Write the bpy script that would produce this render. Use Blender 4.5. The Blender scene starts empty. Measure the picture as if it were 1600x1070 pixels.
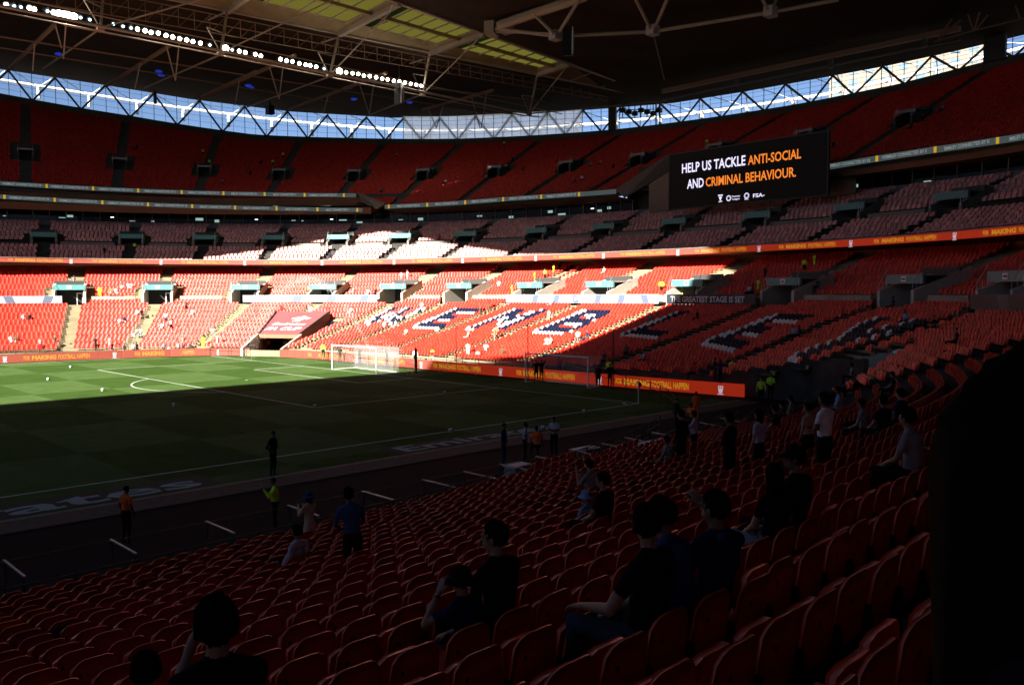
import bpy, bmesh, math, random
import numpy as np
from mathutils import Vector, Matrix
from mathutils.geometry import tessellate_polygon, delaunay_2d_cdt
random.seed(7); rng = np.random.default_rng(7)
sc = bpy.context.scene
# ---------------------------------------------------------------- camera
CAM = np.array([-46.5413, -35.7754, 7.474]); YAW, PIT, ROL, FPX = .8008, -.0568, -.0032, 1352.73
def cam_axes():
    cy, sy, cp, sp = math.cos(YAW), math.sin(YAW), math.cos(PIT), math.sin(PIT)
    f = np.array([cy*cp, sy*cp, sp]); r = np.array([sy, -cy, 0.]); u = np.cross(r, f)
    c, s = math.cos(ROL), math.sin(ROL)
    return c*r+s*u, -s*r+c*u, f
R_, U_, F_ = cam_axes()
cd = bpy.data.cameras.new('camera'); cam = bpy.data.objects.new('camera', cd); sc.collection.objects.link(cam)
cam.matrix_world = Matrix(((R_[0], U_[0], -F_[0], CAM[0]), (R_[1], U_[1], -F_[1], CAM[1]), (R_[2], U_[2], -F_[2], CAM[2]), (0, 0, 0, 1)))
cd.sensor_width = 36; cd.lens = 36*FPX/1600; cd.clip_start = .05; cd.clip_end = 3000
sc.camera = cam
# ---------------------------------------------------------------- light
SUN = np.array([2., .6, -1.05])          # direction the sunlight travels
w = bpy.data.worlds.new('World'); sc.world = w; w.use_nodes = True
nt = w.node_tree; bg = nt.nodes['Background']; sky = nt.nodes.new('ShaderNodeTexSky')
sky.sky_type = 'NISHITA'; sky.sun_disc = False
to_sun = -SUN/np.linalg.norm(SUN)
sky.sun_elevation = math.asin(to_sun[2]); sky.sun_rotation = math.atan2(to_sun[0], to_sun[1])
sky.air_density = .42; sky.dust_density = .2; sky.ozone_density = .8
nt.links.new(sky.outputs[0], bg.inputs[0]); bg.inputs[1].default_value = .05
sl = bpy.data.lights.new('sun', 'SUN'); sl.energy = 5.0; sl.angle = math.radians(.5); sl.color = (1, .93, .82)
so = bpy.data.objects.new('sun', sl); sc.collection.objects.link(so)
so.rotation_euler = Vector(to_sun).to_track_quat('Z', 'Y').to_euler()
vs = sc.view_settings; vs.view_transform = 'Standard'; vs.look = 'None'; vs.exposure = 1.95; vs.gamma = 1; vs.use_curve_mapping = False
sc.cycles.max_bounces = 6; sc.cycles.diffuse_bounces = 4; sc.cycles.glossy_bounces = 3; sc.cycles.transparent_max_bounces = 12
# ---------------------------------------------------------------- materials
MATS = {}
def mat(name, col, rough=.6, spec=.5, metal=0, noise=0, nscale=3., bump=0, bscale=20., emit=None, estr=0, coat=0):
    if name in MATS: return MATS[name]
    m = bpy.data.materials.new(name); m.use_nodes = True; t = m.node_tree; b = t.nodes['Principled BSDF']
    b.inputs['Base Color'].default_value = (*col, 1); b.inputs['Roughness'].default_value = rough
    b.inputs['Specular IOR Level'].default_value = spec; b.inputs['Metallic'].default_value = metal
    if coat: b.inputs['Coat Weight'].default_value = coat; b.inputs['Coat Roughness'].default_value = .15
    if noise or bump:
        tc = t.nodes.new('ShaderNodeTexCoord')
    if noise:
        n = t.nodes.new('ShaderNodeTexNoise'); n.inputs['Scale'].default_value = nscale; n.inputs['Detail'].default_value = 6
        t.links.new(tc.outputs['Object'], n.inputs['Vector'])
        r = t.nodes.new('ShaderNodeMapRange'); r.inputs[1].default_value = .3; r.inputs[2].default_value = .7
        r.inputs[3].default_value = 1-noise; r.inputs[4].default_value = 1+noise
        t.links.new(n.outputs[0], r.inputs[0])
        mx = t.nodes.new('ShaderNodeVectorMath'); mx.operation = 'SCALE'; mx.inputs[0].default_value = col
        t.links.new(r.outputs[0], mx.inputs['Scale']); t.links.new(mx.outputs[0], b.inputs['Base Color'])
    if bump:
        n2 = t.nodes.new('ShaderNodeTexNoise'); n2.inputs['Scale'].default_value = bscale; n2.inputs['Detail'].default_value = 4
        t.links.new(tc.outputs['Object'], n2.inputs['Vector'])
        bp = t.nodes.new('ShaderNodeBump'); bp.inputs['Strength'].default_value = bump; bp.inputs['Distance'].default_value = .02
        t.links.new(n2.outputs[0], bp.inputs['Height']); t.links.new(bp.outputs[0], b.inputs['Normal'])
    if emit: b.inputs['Emission Color'].default_value = (*emit, 1); b.inputs['Emission Strength'].default_value = estr
    MATS[name] = m; return m
def seat_mat(name, col, rough, spec=.5, var=.25):
    m = mat(name, col, rough, spec); t = m.node_tree; b = t.nodes['Principled BSDF']
    g = t.nodes.new('ShaderNodeNewGeometry'); r = t.nodes.new('ShaderNodeMapRange')
    r.inputs[3].default_value = 1-var; r.inputs[4].default_value = 1+var
    t.links.new(g.outputs['Random Per Island'], r.inputs[0])
    mx = t.nodes.new('ShaderNodeVectorMath'); mx.operation = 'SCALE'; mx.inputs[0].default_value = col
    t.links.new(r.outputs[0], mx.inputs['Scale']); t.links.new(mx.outputs[0], b.inputs['Base Color'])
    return m
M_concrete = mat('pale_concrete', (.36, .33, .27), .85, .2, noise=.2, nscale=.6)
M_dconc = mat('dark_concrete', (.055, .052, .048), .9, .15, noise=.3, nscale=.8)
M_asphalt = mat('dark_track_surface', (.012, .012, .012), .95, .1, noise=.3, nscale=2)
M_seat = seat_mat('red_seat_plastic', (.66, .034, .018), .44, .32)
M_seatn = seat_mat('near_red_seat_lightened', (.68, .082, .038), .36, .5, .2)  # same red seats; the near rows' brighter, browner look is put into the colour
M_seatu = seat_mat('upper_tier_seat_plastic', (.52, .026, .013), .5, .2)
M_club = seat_mat('rose_club_seat', (.68, .31, .29), .5, .2)
M_white = seat_mat('white_seat_plastic', (.72, .72, .70), .35, .5, .05)
M_navy = seat_mat('navy_seat_plastic', (.008, .011, .034), .5, .12, .1)
M_black = mat('black_plastic', (.008, .008, .008), .5, .3)
M_steel = mat('galvanised_steel', (.55, .57, .6), .4, .5, .7)
M_truss = mat('truss_paint', (.30, .24, .19), .6, .3, noise=.15, nscale=.4)
M_tdark = mat('dark_truss_paint', (.05, .05, .05), .6, .3)
M_brace = mat('grey_steel_brace', (.06, .062, .065), .6, .3)
M_soffit = mat('dark_roof_soffit', (.034, .020, .013), .9, .1, noise=.3, nscale=.15)
M_wpaint = mat('white_paint', (.8, .8, .78), .5)
M_brown = mat('brown_soffit_panel', (.20, .085, .045), .8, .2, noise=.12, nscale=.3)
M_teal = mat('teal_lintel', (.10, .30, .30), .5, .4)
M_glassdark = mat('dark_box_glass', (.01, .011, .012), .12, .5)
M_grey = mat('grey_metal_panel', (.30, .29, .27), .6, .3, noise=.1)
M_yellow = mat('yellow_panel', (.75, .5, .05), .6)
def emis(name, col, s): return mat(name, tuple(c*.5 for c in col), .5, .3, emit=col, estr=s)
M_led = mat('red_led_board', (.20, .060, .045), .5, .3, emit=(1, .05, .004), estr=.068)
M_ledy = mat('yellow_led_letters', (.3, .15, .04), .5, .3, emit=(1, .42, .02), estr=.115)
M_ledw = mat('white_led_letters', (.4, .4, .4), .5, .3, emit=(.9, .75, .9), estr=.12)
M_scr = mat('black_led_screen', (.004, .004, .004), .5, .2)
M_scw = emis('lilac_white_led', (.75, .72, .95), .32)
M_sco = emis('orange_led', (1, .26, .03), .24)
M_strip = mat('grey_led_strip', (.07, .09, .09), .5, .3, emit=(.6, .8, .8), estr=.02)
M_stript = mat('strip_letters', (.3, .36, .36), .5, .3, emit=(.8, .95, 1), estr=.06)
M_lamp = mat('floodlight_lens', (1, 1, 1), .4, emit=(1, .95, .78), estr=9)
M_blue = mat('blue_lamp', (.0, .0, .1), .4, emit=(.02, .08, 1), estr=.08)
M_room = mat('lit_room_window', (.1, .1, .1), .4, emit=(.6, .95, .85), estr=.12)
M_roomw = mat('bright_room_lamp', (.1, .1, .1), .4, emit=(.9, 1, .8), estr=.8)
M_mat = mat('pale_green_mat_lettering', (.36, .42, .40), .9, .1)
# ---------------------------------------------------------------- object helpers
C = sc.collection
def props(o, label=None, cat=None, group=None, kind=None):
    if label: o['label'] = label
    if cat: o['category'] = cat
    if group: o['group'] = group
    if kind: o['kind'] = kind
    return o
def thing(name, label, cat, loc=(0, 0, 0), group=None, rz=0):
    o = bpy.data.objects.new(name, None); C.objects.link(o); o.location = loc; o.rotation_euler = (0, 0, rz)
    o.empty_display_size = .3
    return props(o, label, cat, group)
class MB:
    def __init__(s): s.v = []; s.f = []; s.m = []; s.mats = []; s.smooth = False
    def mi(s, m):
        if m not in s.mats: s.mats.append(m)
        return s.mats.index(m)
    def poly(s, pts, m=None, k=0):
        n = len(s.v); s.v += [tuple(map(float, p)) for p in pts]; s.f.append(tuple(range(n, n+len(pts)))); s.m.append(s.mi(m) if m else k)
    def mesh(s, vs, fs, m=None):
        n = len(s.v); s.v += [tuple(map(float, p)) for p in vs]
        for f in fs: s.f.append(tuple(i+n for i in f)); s.m.append(s.mi(m) if m else 0)
    def hexa(s, p, m=None):      # 8 points: bottom 4 ccw, top 4 ccw
        s.mesh(p, [(3, 2, 1, 0), (4, 5, 6, 7), (0, 1, 5, 4), (1, 2, 6, 5), (2, 3, 7, 6), (3, 0, 4, 7)], m)
    def box(s, c, d, m=None, rz=0):
        cx, cy, cz = c; a, b, h = d[0]/2, d[1]/2, d[2]/2; co, si = math.cos(rz), math.sin(rz)
        P = []
        for z in (-h, h):
            for x, y in ((-a, -b), (a, -b), (a, b), (-a, b)): P.append((cx+x*co-y*si, cy+x*si+y*co, cz+z))
        s.hexa(P, m)
    def bar(s, a, b, r, m=None, n=6, r2=None):
        a, b = Vector(a), Vector(b); r2 = r if r2 is None else r2
        d = (b-a)
        if d.length < 1e-6: return
        q = d.to_track_quat('Z', 'Y'); vs = []
        for c, rr in ((a, r), (b, r2)):
            for i in range(n):
                t = 2*math.pi*(i+.5)/n; vs.append(c+q @ Vector((rr*math.cos(t), rr*math.sin(t), 0)))
        fs = [(i, (i+1) % n, n+(i+1) % n, n+i) for i in range(n)]+[tuple(range(n-1, -1, -1)), tuple(range(n, 2*n))]
        s.mesh(vs, fs, m)
    def ball(s, c, r, m=None, n=10, k=6):
        rx, ry, rz = (r, r, r) if not hasattr(r, '__len__') else r
        vs = [(c[0], c[1], c[2]-rz)]
        for j in range(1, k):
            t = math.pi*j/k
            for i in range(n):
                p = 2*math.pi*i/n; vs.append((c[0]+rx*math.sin(t)*math.cos(p), c[1]+ry*math.sin(t)*math.sin(p), c[2]-rz*math.cos(t)))
        vs.append((c[0], c[1], c[2]+rz)); fs = []
        for i in range(n): fs.append((0, 1+(i+1) % n, 1+i))
        for j in range(k-2):
            for i in range(n):
                a = 1+j*n+i; b = 1+j*n+(i+1) % n; fs.append((a, b, b+n, a+n))
        L = len(vs)-1; o = 1+(k-2)*n
        for i in range(n): fs.append((o+i, o+(i+1) % n, L))
        s.mesh(vs, fs, m)
    def build(s, name, m=None, parent=None, smooth=False, kind=None, mesh_only=False):
        me = bpy.data.meshes.new(name); me.from_pydata(s.v, [], s.f)
        for x in (s.mats or [m]): me.materials.append(x)
        if s.mats: me.polygons.foreach_set('material_index', s.m)
        if smooth: me.polygons.foreach_set('use_smooth', [True]*len(me.polygons))
        me.update()
        if mesh_only: return me
        o = bpy.data.objects.new(name, me); C.objects.link(o)
        if parent: o.parent = parent; o.matrix_parent_inverse = Matrix.Translation(-parent.location) if parent.rotation_euler.z == 0 else (Matrix.Translation(parent.location) @ Matrix.Rotation(parent.rotation_euler.z, 4, 'Z')).inverted()
        if kind: o['kind'] = kind
        return o
def link(name, me, parent=None, loc=None, rz=0, world=False):
    o = bpy.data.objects.new(name, me); C.objects.link(o)
    if parent: o.parent = parent
    if loc is not None: o.location = loc
    o.rotation_euler = (0, 0, rz)
    return o
# ---------------------------------------------------------------- bowl geometry: front curve, outward normal offset d, station s
BCX, BCY, BA, BB, BN = -52.5, 31., 61.5, 47., 3.0
_t = np.linspace(0, 2*np.pi, 4001); _c, _s = np.cos(_t), np.sin(_t)
_r = (abs(_c/BA)**BN+abs(_s/BB)**BN)**(-1/BN)
_X, _Y = BCX+_r*_c, BCY+_r*_s
_S = np.r_[0, np.cumsum(np.hypot(np.diff(_X), np.diff(_Y)))]; BL = _S[-1]
_gx = np.sign(_c)*abs(_r*_c/BA)**(BN-1)/BA; _gy = np.sign(_s)*abs(_r*_s/BB)**(BN-1)/BB
_g = np.hypot(_gx, _gy); _NX, _NY = _gx/_g, _gy/_g
def nrm(s):
    s = np.mod(s, BL); return np.array([np.interp(s, _S, _NX), np.interp(s, _S, _NY)])
def P(s, d):
    q = np.mod(s, BL); return np.array([np.interp(q, _S, _X)+d*np.interp(q, _S, _NX), np.interp(q, _S, _Y)+d*np.interp(q, _S, _NY)])
def P3(s, d, z): x, y = P(s, d); return (float(x), float(y), float(z))
def pray(px, py): return F_+R_*(px-800)/FPX-U_*(py-535)/FPX
def atz(px, py, z): d = pray(px, py); t = (z-CAM[2])/d[2]; p = CAM+t*d; return (float(p[0]), float(p[1]), float(p[2]))
def ats(px, py, d):            # far crossing of the line of sight with the vertical surface at offset d
    dr = pray(px, py); X = _X+d*_NX-CAM[0]; Y = _Y+d*_NY-CAM[1]
    cr = X*dr[1]-Y*dr[0]; dt = X*dr[0]+Y*dr[1]; best = None
    for i in np.nonzero(cr[:-1]*cr[1:] <= 0)[0]:
        wv = cr[i]/(cr[i]-cr[i+1]); t = (dt[i]+wv*(dt[i+1]-dt[i]))/(dr[0]**2+dr[1]**2)
        if t > 0 and (best is None or t > best[1]): best = (_S[i]+wv*(_S[i+1]-_S[i]), t)
    s, t = best
    return (s if s < BL/2 else s-BL), float(CAM[2]+t*dr[2])
def offset_of(x, y):
    i = np.argmin((_X-x)**2+(_Y-y)**2); d = (x-_X[i])*_NX[i]+(y-_Y[i])*_NY[i]; s = _S[i]
    return (s if s < BL/2 else s-BL), float(d)
zp = lambda d: .75+.209*d+.00215*d*d
def zlow(d): return zp(d) if d < 22 else zp(d)+.45
def cutcorner(x, y): return x < 8.7 and -14.9 < y < 16 and x > -34
_cs = np.arange(-80., 20., .5); _cd = []
for _q in _cs:
    d_ = 0.
    while cutcorner(*P(_q, d_)) and d_ < 18: d_ += .1
    _cd.append(d_)
_cd = np.convolve(np.pad(_cd, 6, 'edge'), np.ones(13)/13, 'valid')
def zt2(s, d):
    d0 = float(np.interp(s, _cs, _cd)); 
    if d0 < .3 or d > 20: return zlow(d)
    e = (20-d0); u = (d-d0)/e; return max(.95+(zp(20)-.95)*(u if u > 0 else 0)**1.08, zp(d)-1.25*max(0, 1-d/15))
def first_hit(px, py, h):      # nearest point of the lower tier seen at this pixel, at height h above the tread
    d = pray(px, py)
    for t in np.arange(2, 190, .12):
        p = CAM+t*d; s, o = offset_of(p[0], p[1])
        if 0 < o < 35 and p[2] <= zt2(s, o)+h:
            return s, o, p
    return None
ZG = [(-60, 42), (-45, 42), (-22, 41.5), (-13.5, 41), (-7, 40.1), (5.4, 39.7), (21, 39.7), (31, 40.3), (37, 41.1), (42, 41.6), (49.7, 44.5), (58.3, 46.9), (70, 48)]
ZT = [(-60, 45.5), (-45, 45), (-15.5, 43.7), (-7, 43.4), (9, 43.5), (18, 43.4), (26, 44.6), (31, 44.7), (37, 45.6), (44.6, 48.2), (51.7, 50.5), (58.2, 51.6), (70, 52.5)]
def tab(T, s): return float(np.interp(s, [a for a, b in T], [b for a, b in T]))
zG = lambda s: tab(ZG, s); zT = lambda s: tab(ZT, s)
S0, S1 = -66., 72.            # visible far part of the bowl
def strip(mb, fa, fb, s0, s1, step=1.5, m=None):
    n = max(1, int(round((s1-s0)/step))); ss = np.linspace(s0, s1, n+1)
    for a, b in zip(ss[:-1], ss[1:]): mb.poly([fa(a), fa(b), fb(b), fb(a)], m)
# ================================================================ ground
def ground():
    mb = MB(); mb.poly([(-900, -900, -.05), (900, -900, -.05), (900, 900, -.05), (-900, 900, -.05)])
    mb.build('ground', mat('outer_paving', (.2, .19, .18), .9, noise=.2, nscale=.05), kind='structure')
    mb = MB(); mb.poly([(-130, -60, 0), (60, -60, 0), (60, 110, 0), (-130, 110, 0)])
    mb.build('perimeter_track', M_asphalt, kind='structure')
    # grass
    g = bpy.data.materials.new('mown_grass'); g.use_nodes = True; t = g.node_tree; b = t.nodes['Principled BSDF']
    b.inputs['Roughness'].default_value = 1; b.inputs['Specular IOR Level'].default_value = .03
    tc = t.nodes.new('ShaderNodeTexCoord'); sx = t.nodes.new('ShaderNodeSeparateXYZ'); t.links.new(tc.outputs['Object'], sx.inputs[0])
    def fl(sock, off, div):
        a = t.nodes.new('ShaderNodeMath'); a.operation = 'ADD'; a.inputs[1].default_value = off; t.links.new(sock, a.inputs[0])
        d = t.nodes.new('ShaderNodeMath'); d.operation = 'DIVIDE'; d.inputs[1].default_value = div; t.links.new(a.outputs[0], d.inputs[0])
        s_ = t.nodes.new('ShaderNodeMath'); s_.operation = 'PINGPONG'; s_.inputs[1].default_value = 1; t.links.new(d.outputs[0], s_.inputs[0])
        c_ = t.nodes.new('ShaderNodeMapRange'); c_.inputs[1].default_value = .485; c_.inputs[2].default_value = .515; t.links.new(s_.outputs[0], c_.inputs[0])
        return c_.outputs[0]
    A = fl(sx.outputs[0], 200-.3, 5.65); B = fl(sx.outputs[1], 200+4.2, 9.4)
    x1 = t.nodes.new('ShaderNodeMath'); x1.operation = 'SUBTRACT'; t.links.new(A, x1.inputs[0]); t.links.new(B, x1.inputs[1])
    x2 = t.nodes.new('ShaderNodeMath'); x2.operation = 'ABSOLUTE'; t.links.new(x1.outputs[0], x2.inputs[0])
    mx = t.nodes.new('ShaderNodeMixRGB'); mx.inputs[1].default_value = (.048, .096, .020, 1); mx.inputs[2].default_value = (.076, .134, .038, 1)
    t.links.new(x2.outputs[0], mx.inputs[0])
    no = t.nodes.new('ShaderNodeTexNoise'); no.inputs['Scale'].default_value = .7; no.inputs['Detail'].default_value = 8; no.inputs['Roughness'].default_value = .7; t.links.new(tc.outputs['Object'], no.inputs[0])
    mr = t.nodes.new('ShaderNodeMapRange'); mr.inputs[1].default_value = .3; mr.inputs[2].default_value = .7; mr.inputs[3].default_value = .8; mr.inputs[4].default_value = 1.2; t.links.new(no.outputs[0], mr.inputs[0])
    v = t.nodes.new('ShaderNodeVectorMath'); v.operation = 'SCALE'; t.links.new(mx.outputs[0], v.inputs[0]); t.links.new(mr.outputs[0], v.inputs['Scale']); t.links.new(v.outputs[0], b.inputs['Base Color'])
    n2 = t.nodes.new('ShaderNodeTexNoise'); n2.inputs['Scale'].default_value = 9; t.links.new(tc.outputs['Object'], n2.inputs[0])
    bp = t.nodes.new('ShaderNodeBump'); bp.inputs['Strength'].default_value = .5; bp.inputs['Distance'].default_value = .05; t.links.new(n2.outputs[0], bp.inputs['Height']); t.links.new(bp.outputs[0], b.inputs['Normal'])
    mb = MB(); mb.poly([(-115, -3.7, .02), (5.6, -3.7, .02), (5.6, 70, .02), (-115, 70, .02)]); mb.build('grass_pitch', g, kind='structure')
    # brown apron strips beside the near touchline
    mb = MB(); mb.poly([(-115, -4.05, .03), (6.4, -4.05, .03), (6.4, -3.7, .03), (-115, -3.7, .03)])
    mb.build('pitch_edge_kerb', mat('sandy_kerb', (.22, .17, .12), .9, noise=.3, nscale=3), kind='structure')
    mb = MB(); mb.poly([(-115, -5.6, .024), (6.4, -5.6, .024), (6.4, -4.05, .024), (-115, -4.05, .024)])
    mb.build('brown_apron_path', mat('brown_apron', (.075, .055, .04), .9, noise=.3, nscale=3), kind='structure')
    # markings
    lw = .12; z = .026; mb = MB()
    def ln(x0, y0, x1, y1):
        if abs(x1-x0) < 1e-6: mb.poly([(x0-lw/2, y0, z), (x0+lw/2, y0, z), (x0+lw/2, y1, z), (x0-lw/2, y1, z)])
        else: mb.poly([(x0, y0-lw/2, z), (x1, y0-lw/2, z), (x1, y0+lw/2, z), (x0, y0+lw/2, z)])
    e = lw/2
    ln(-105, 0, e, 0); ln(-105, 68, e, 68); ln(0, e, 0, 68-e); ln(-105, e, -105, 68-e); ln(-52.5, e, -52.5, 68-e)
    ln(-16.5, 13.84+e, -16.5, 54.16-e); ln(-16.5-e, 13.84, -e, 13.84); ln(-16.5-e, 54.16, -e, 54.16)
    ln(-5.5, 24.84+e, -5.5, 43.16-e); ln(-5.5-e, 24.84, -e, 24.84); ln(-5.5-e, 43.16, -e, 43.16)
    def arc(cx, cy, r, a0, a1, n=40):
        for i in range(n):
            a = a0+(a1-a0)*i/n; b_ = a0+(a1-a0)*(i+1)/n
            mb.poly([(cx+(r-e)*math.cos(a), cy+(r-e)*math.sin(a), z), (cx+(r+e)*math.cos(a), cy+(r+e)*math.sin(a), z), (cx+(r+e)*math.cos(b_), cy+(r+e)*math.sin(b_), z), (cx+(r-e)*math.cos(b_), cy+(r-e)*math.sin(b_), z)])
    ha = math.acos(5.5/9.15); arc(-11, 34, 9.15, math.pi-ha+.01, math.pi+ha-.01); arc(-52.5, 34, 9.15, 0.01, 2*math.pi, 80)
    arc(0, 0, 1, math.pi/2+.08, math.pi-.08, 8); arc(0, 68, 1, math.pi+.08, 1.5*math.pi-.08, 8)
    mb.poly([(-11.12, 33.88, z), (-10.88, 33.88, z), (-10.88, 34.12, z), (-11.12, 34.12, z)])
    mb.build('pitch_markings', mat('line_paint', (.66, .68, .64), .8, .2), kind='structure')
ground()
# ================================================================ letters
def text_mesh(txt, size, bold=0., cond=1., extrude=0., align='CENTER'):
    cu = bpy.data.curves.new('t', 'FONT'); cu.body = txt; cu.size = size; cu.align_x = align; cu.align_y = 'CENTER'; cu.offset = bold; cu.extrude = extrude
    cu.resolution_u = 2
    o = bpy.data.objects.new('t', cu); C.objects.link(o); dg = bpy.context.evaluated_depsgraph_get(); dg.update()
    me = bpy.data.meshes.new_from_object(o.evaluated_get(dg)); bpy.data.objects.remove(o)
    if cond != 1: me.transform(Matrix.Diagonal((cond, 1, 1, 1)))
    me.name = 'lettering'; return me
def fit(me, w_, h_):
    co = np.array([v.co for v in me.vertices]); mn, mx = co.min(0), co.max(0)
    me.transform(Matrix.Diagonal((w_/(mx[0]-mn[0]), h_/(mx[1]-mn[1]), 1, 1)) @ Matrix.Translation((-(mn[0]+mx[0])/2, -(mn[1]+mx[1])/2, 0)))
    return me
def basis(origin, xdir, up):      # matrix that lays local XY on the plane spanned by xdir / up
    x = Vector(xdir).normalized(); u = Vector(up); z_ = x.cross(u).normalized(); y_ = z_.cross(x)
    return Matrix(((x[0], y_[0], z_[0], origin[0]), (x[1], y_[1], z_[1], origin[1]), (x[2], y_[2], z_[2], origin[2]), (0, 0, 0, 1)))
def put(name, me, m, Mx, parent=None, label=None):
    me2 = me
    if not me2.materials: me2.materials.append(m)
    o = bpy.data.objects.new(name, me2); C.objects.link(o); o.matrix_world = Mx
    if parent: o.parent = parent; o.matrix_parent_inverse = parent.matrix_basis.inverted() if False else Matrix.Translation(-parent.location)
    if label: o['label'] = label
    return o
def setm(me, m): me.materials.clear(); me.materials.append(m); return me
def crest_mesh():               # small round-and-shield club emblem
    mb = MB()
    mb.poly([(-.13, -.30, 0), (.13, -.30, 0), (.20, .05, 0), (-.20, .05, 0)])
    for k in range(3): mb.poly([(-.2+.15*k, .09, 0), (-.09+.15*k, .09, 0), (-.1+.15*k, .28, 0), (-.19+.15*k, .22, 0)])
    mb.poly([(-.24, -.4, 0), (.24, -.4, 0), (.24, -.345, 0), (-.24, -.345, 0)])
    return mb.build('crest', mesh_only=True)
CREST = setm(crest_mesh(), M_ledw)
# ================================================================ terraces
AISLES = [62.5, 52.3, 45.3, 37.6, 31.2, 24.2, 18.6, 10.6, 0.3, -10.6, -19.9, -28.3, -35.4, -45.5]       # lower tier aisles (stations)
LPORT = [61.5, 52.8, 45.3, 38.0, 31.4, 24.9, 17.9, 9.0, -1.2, -11.8, -20.4, -29.0, -35.4]
CPORT = [ats(x, y, 38.6)[0] for x, y in [(68, 362), (205, 365), (320, 370), (428, 376), (530, 376), (627, 373), (730, 371), (840, 366), (945, 360), (1055, 353), (1185, 341), (1330, 325), (1490, 305)]]
UPORT = [ats(x, y, 62)[0] for x, y in [(40, 245), (187, 250), (320, 262), (437, 264), (555, 265), (663, 262), (775, 252), (887, 240), (1000, 227), (1120, 212), (1260, 193), (1420, 165)]]
def arcpos(d, sa, sb, pitch, margin):
    n = max(4, int(abs(sb-sa)*2)); ss = np.linspace(sa, sb, n); pts = np.array([P(s, d) for s in ss])
    L = np.r_[0, np.cumsum(np.hypot(*np.diff(pts, axis=0).T))]
    m = int((L[-1]-2*margin)/pitch)
    if m < 1: return []
    q = L[-1]/2+(np.arange(m)-(m-1)/2)*pitch
    return np.interp(q, L, ss)
def hst(p, d, h): return h*.5/smw(p, p+.5, d)
def smw(s, s0, d):             # metres along a row between stations s and s0 at offset d
    a, b = P(s, d), P(s0, d); return math.hypot(*(a-b))
class Seats:
    def __init__(s): s.L = []
    def add(s, x, y, z, a, m): s.L.append((x, y, z, a, m))
LS, US, CS, NS = Seats(), Seats(), Seats(), Seats()
def rows(mb, rowlist, s0, s1, brk, skip, tread_depth):
    ss = sorted(set([round(x, 3) for x in list(np.arange(s0, s1, 2.0))+[s1]+[b for b in brk if s0 < b < s1]]))
    for k, (d, zf) in enumerate(rowlist):
        dep = tread_depth if k+1 >= len(rowlist) else rowlist[k+1][0]-d
        for a, b in zip(ss[:-1], ss[1:]):
            mid = (a+b)/2
            if skip and skip(mid, d): continue
            if tread_depth in (.3, 3):
                xm, ym = P(mid, d+.4)
                if cutcorner(xm, ym) : continue
            za, zb = zf(a), zf(b)
            mb.poly([P3(a, d, za), P3(a, d+dep, za), P3(b, d+dep, zb), P3(b, d, zb)])
            if k+1 < len(rowlist):
                za2, zb2 = rowlist[k+1][1](a), rowlist[k+1][1](b); dd = d+dep
                mb.poly([P3(a, dd, za), P3(a, dd, za2), P3(b, dd, zb2), P3(b, dd, zb)])
FASC = [(ats(97, 468, 20.4)[0], 61.5), (ats(590, 468, 20.4)[0], ats(380, 468, 20.4)[0]), (ats(1030, 468, 20.4)[0], ats(792, 468, 20.4)[0]), (ats(1182, 468, 20.4)[0], ats(1043, 468, 20.4)[0]), (-45, -35.0)]
infasc = lambda s: any(a <= s <= b for a, b in FASC)
TUN = (ats(470, 548, -.4)[0], ats(403, 548, -.4)[0])   # players' tunnel opening stations
NEAR0 = -112.
_c = [first_hit(px, py, .95) for px, py in ((404, 522), (468, 523), (432, 487), (516, 487))]
BAN = [Vector(tuple(map(float, c[2]))) for c in _c]; BAND = (_c[0][1]+_c[1][1])/2; BANT = (_c[2][1]+_c[3][1])/2
TUN = (_c[1][0], _c[0][0])
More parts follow.
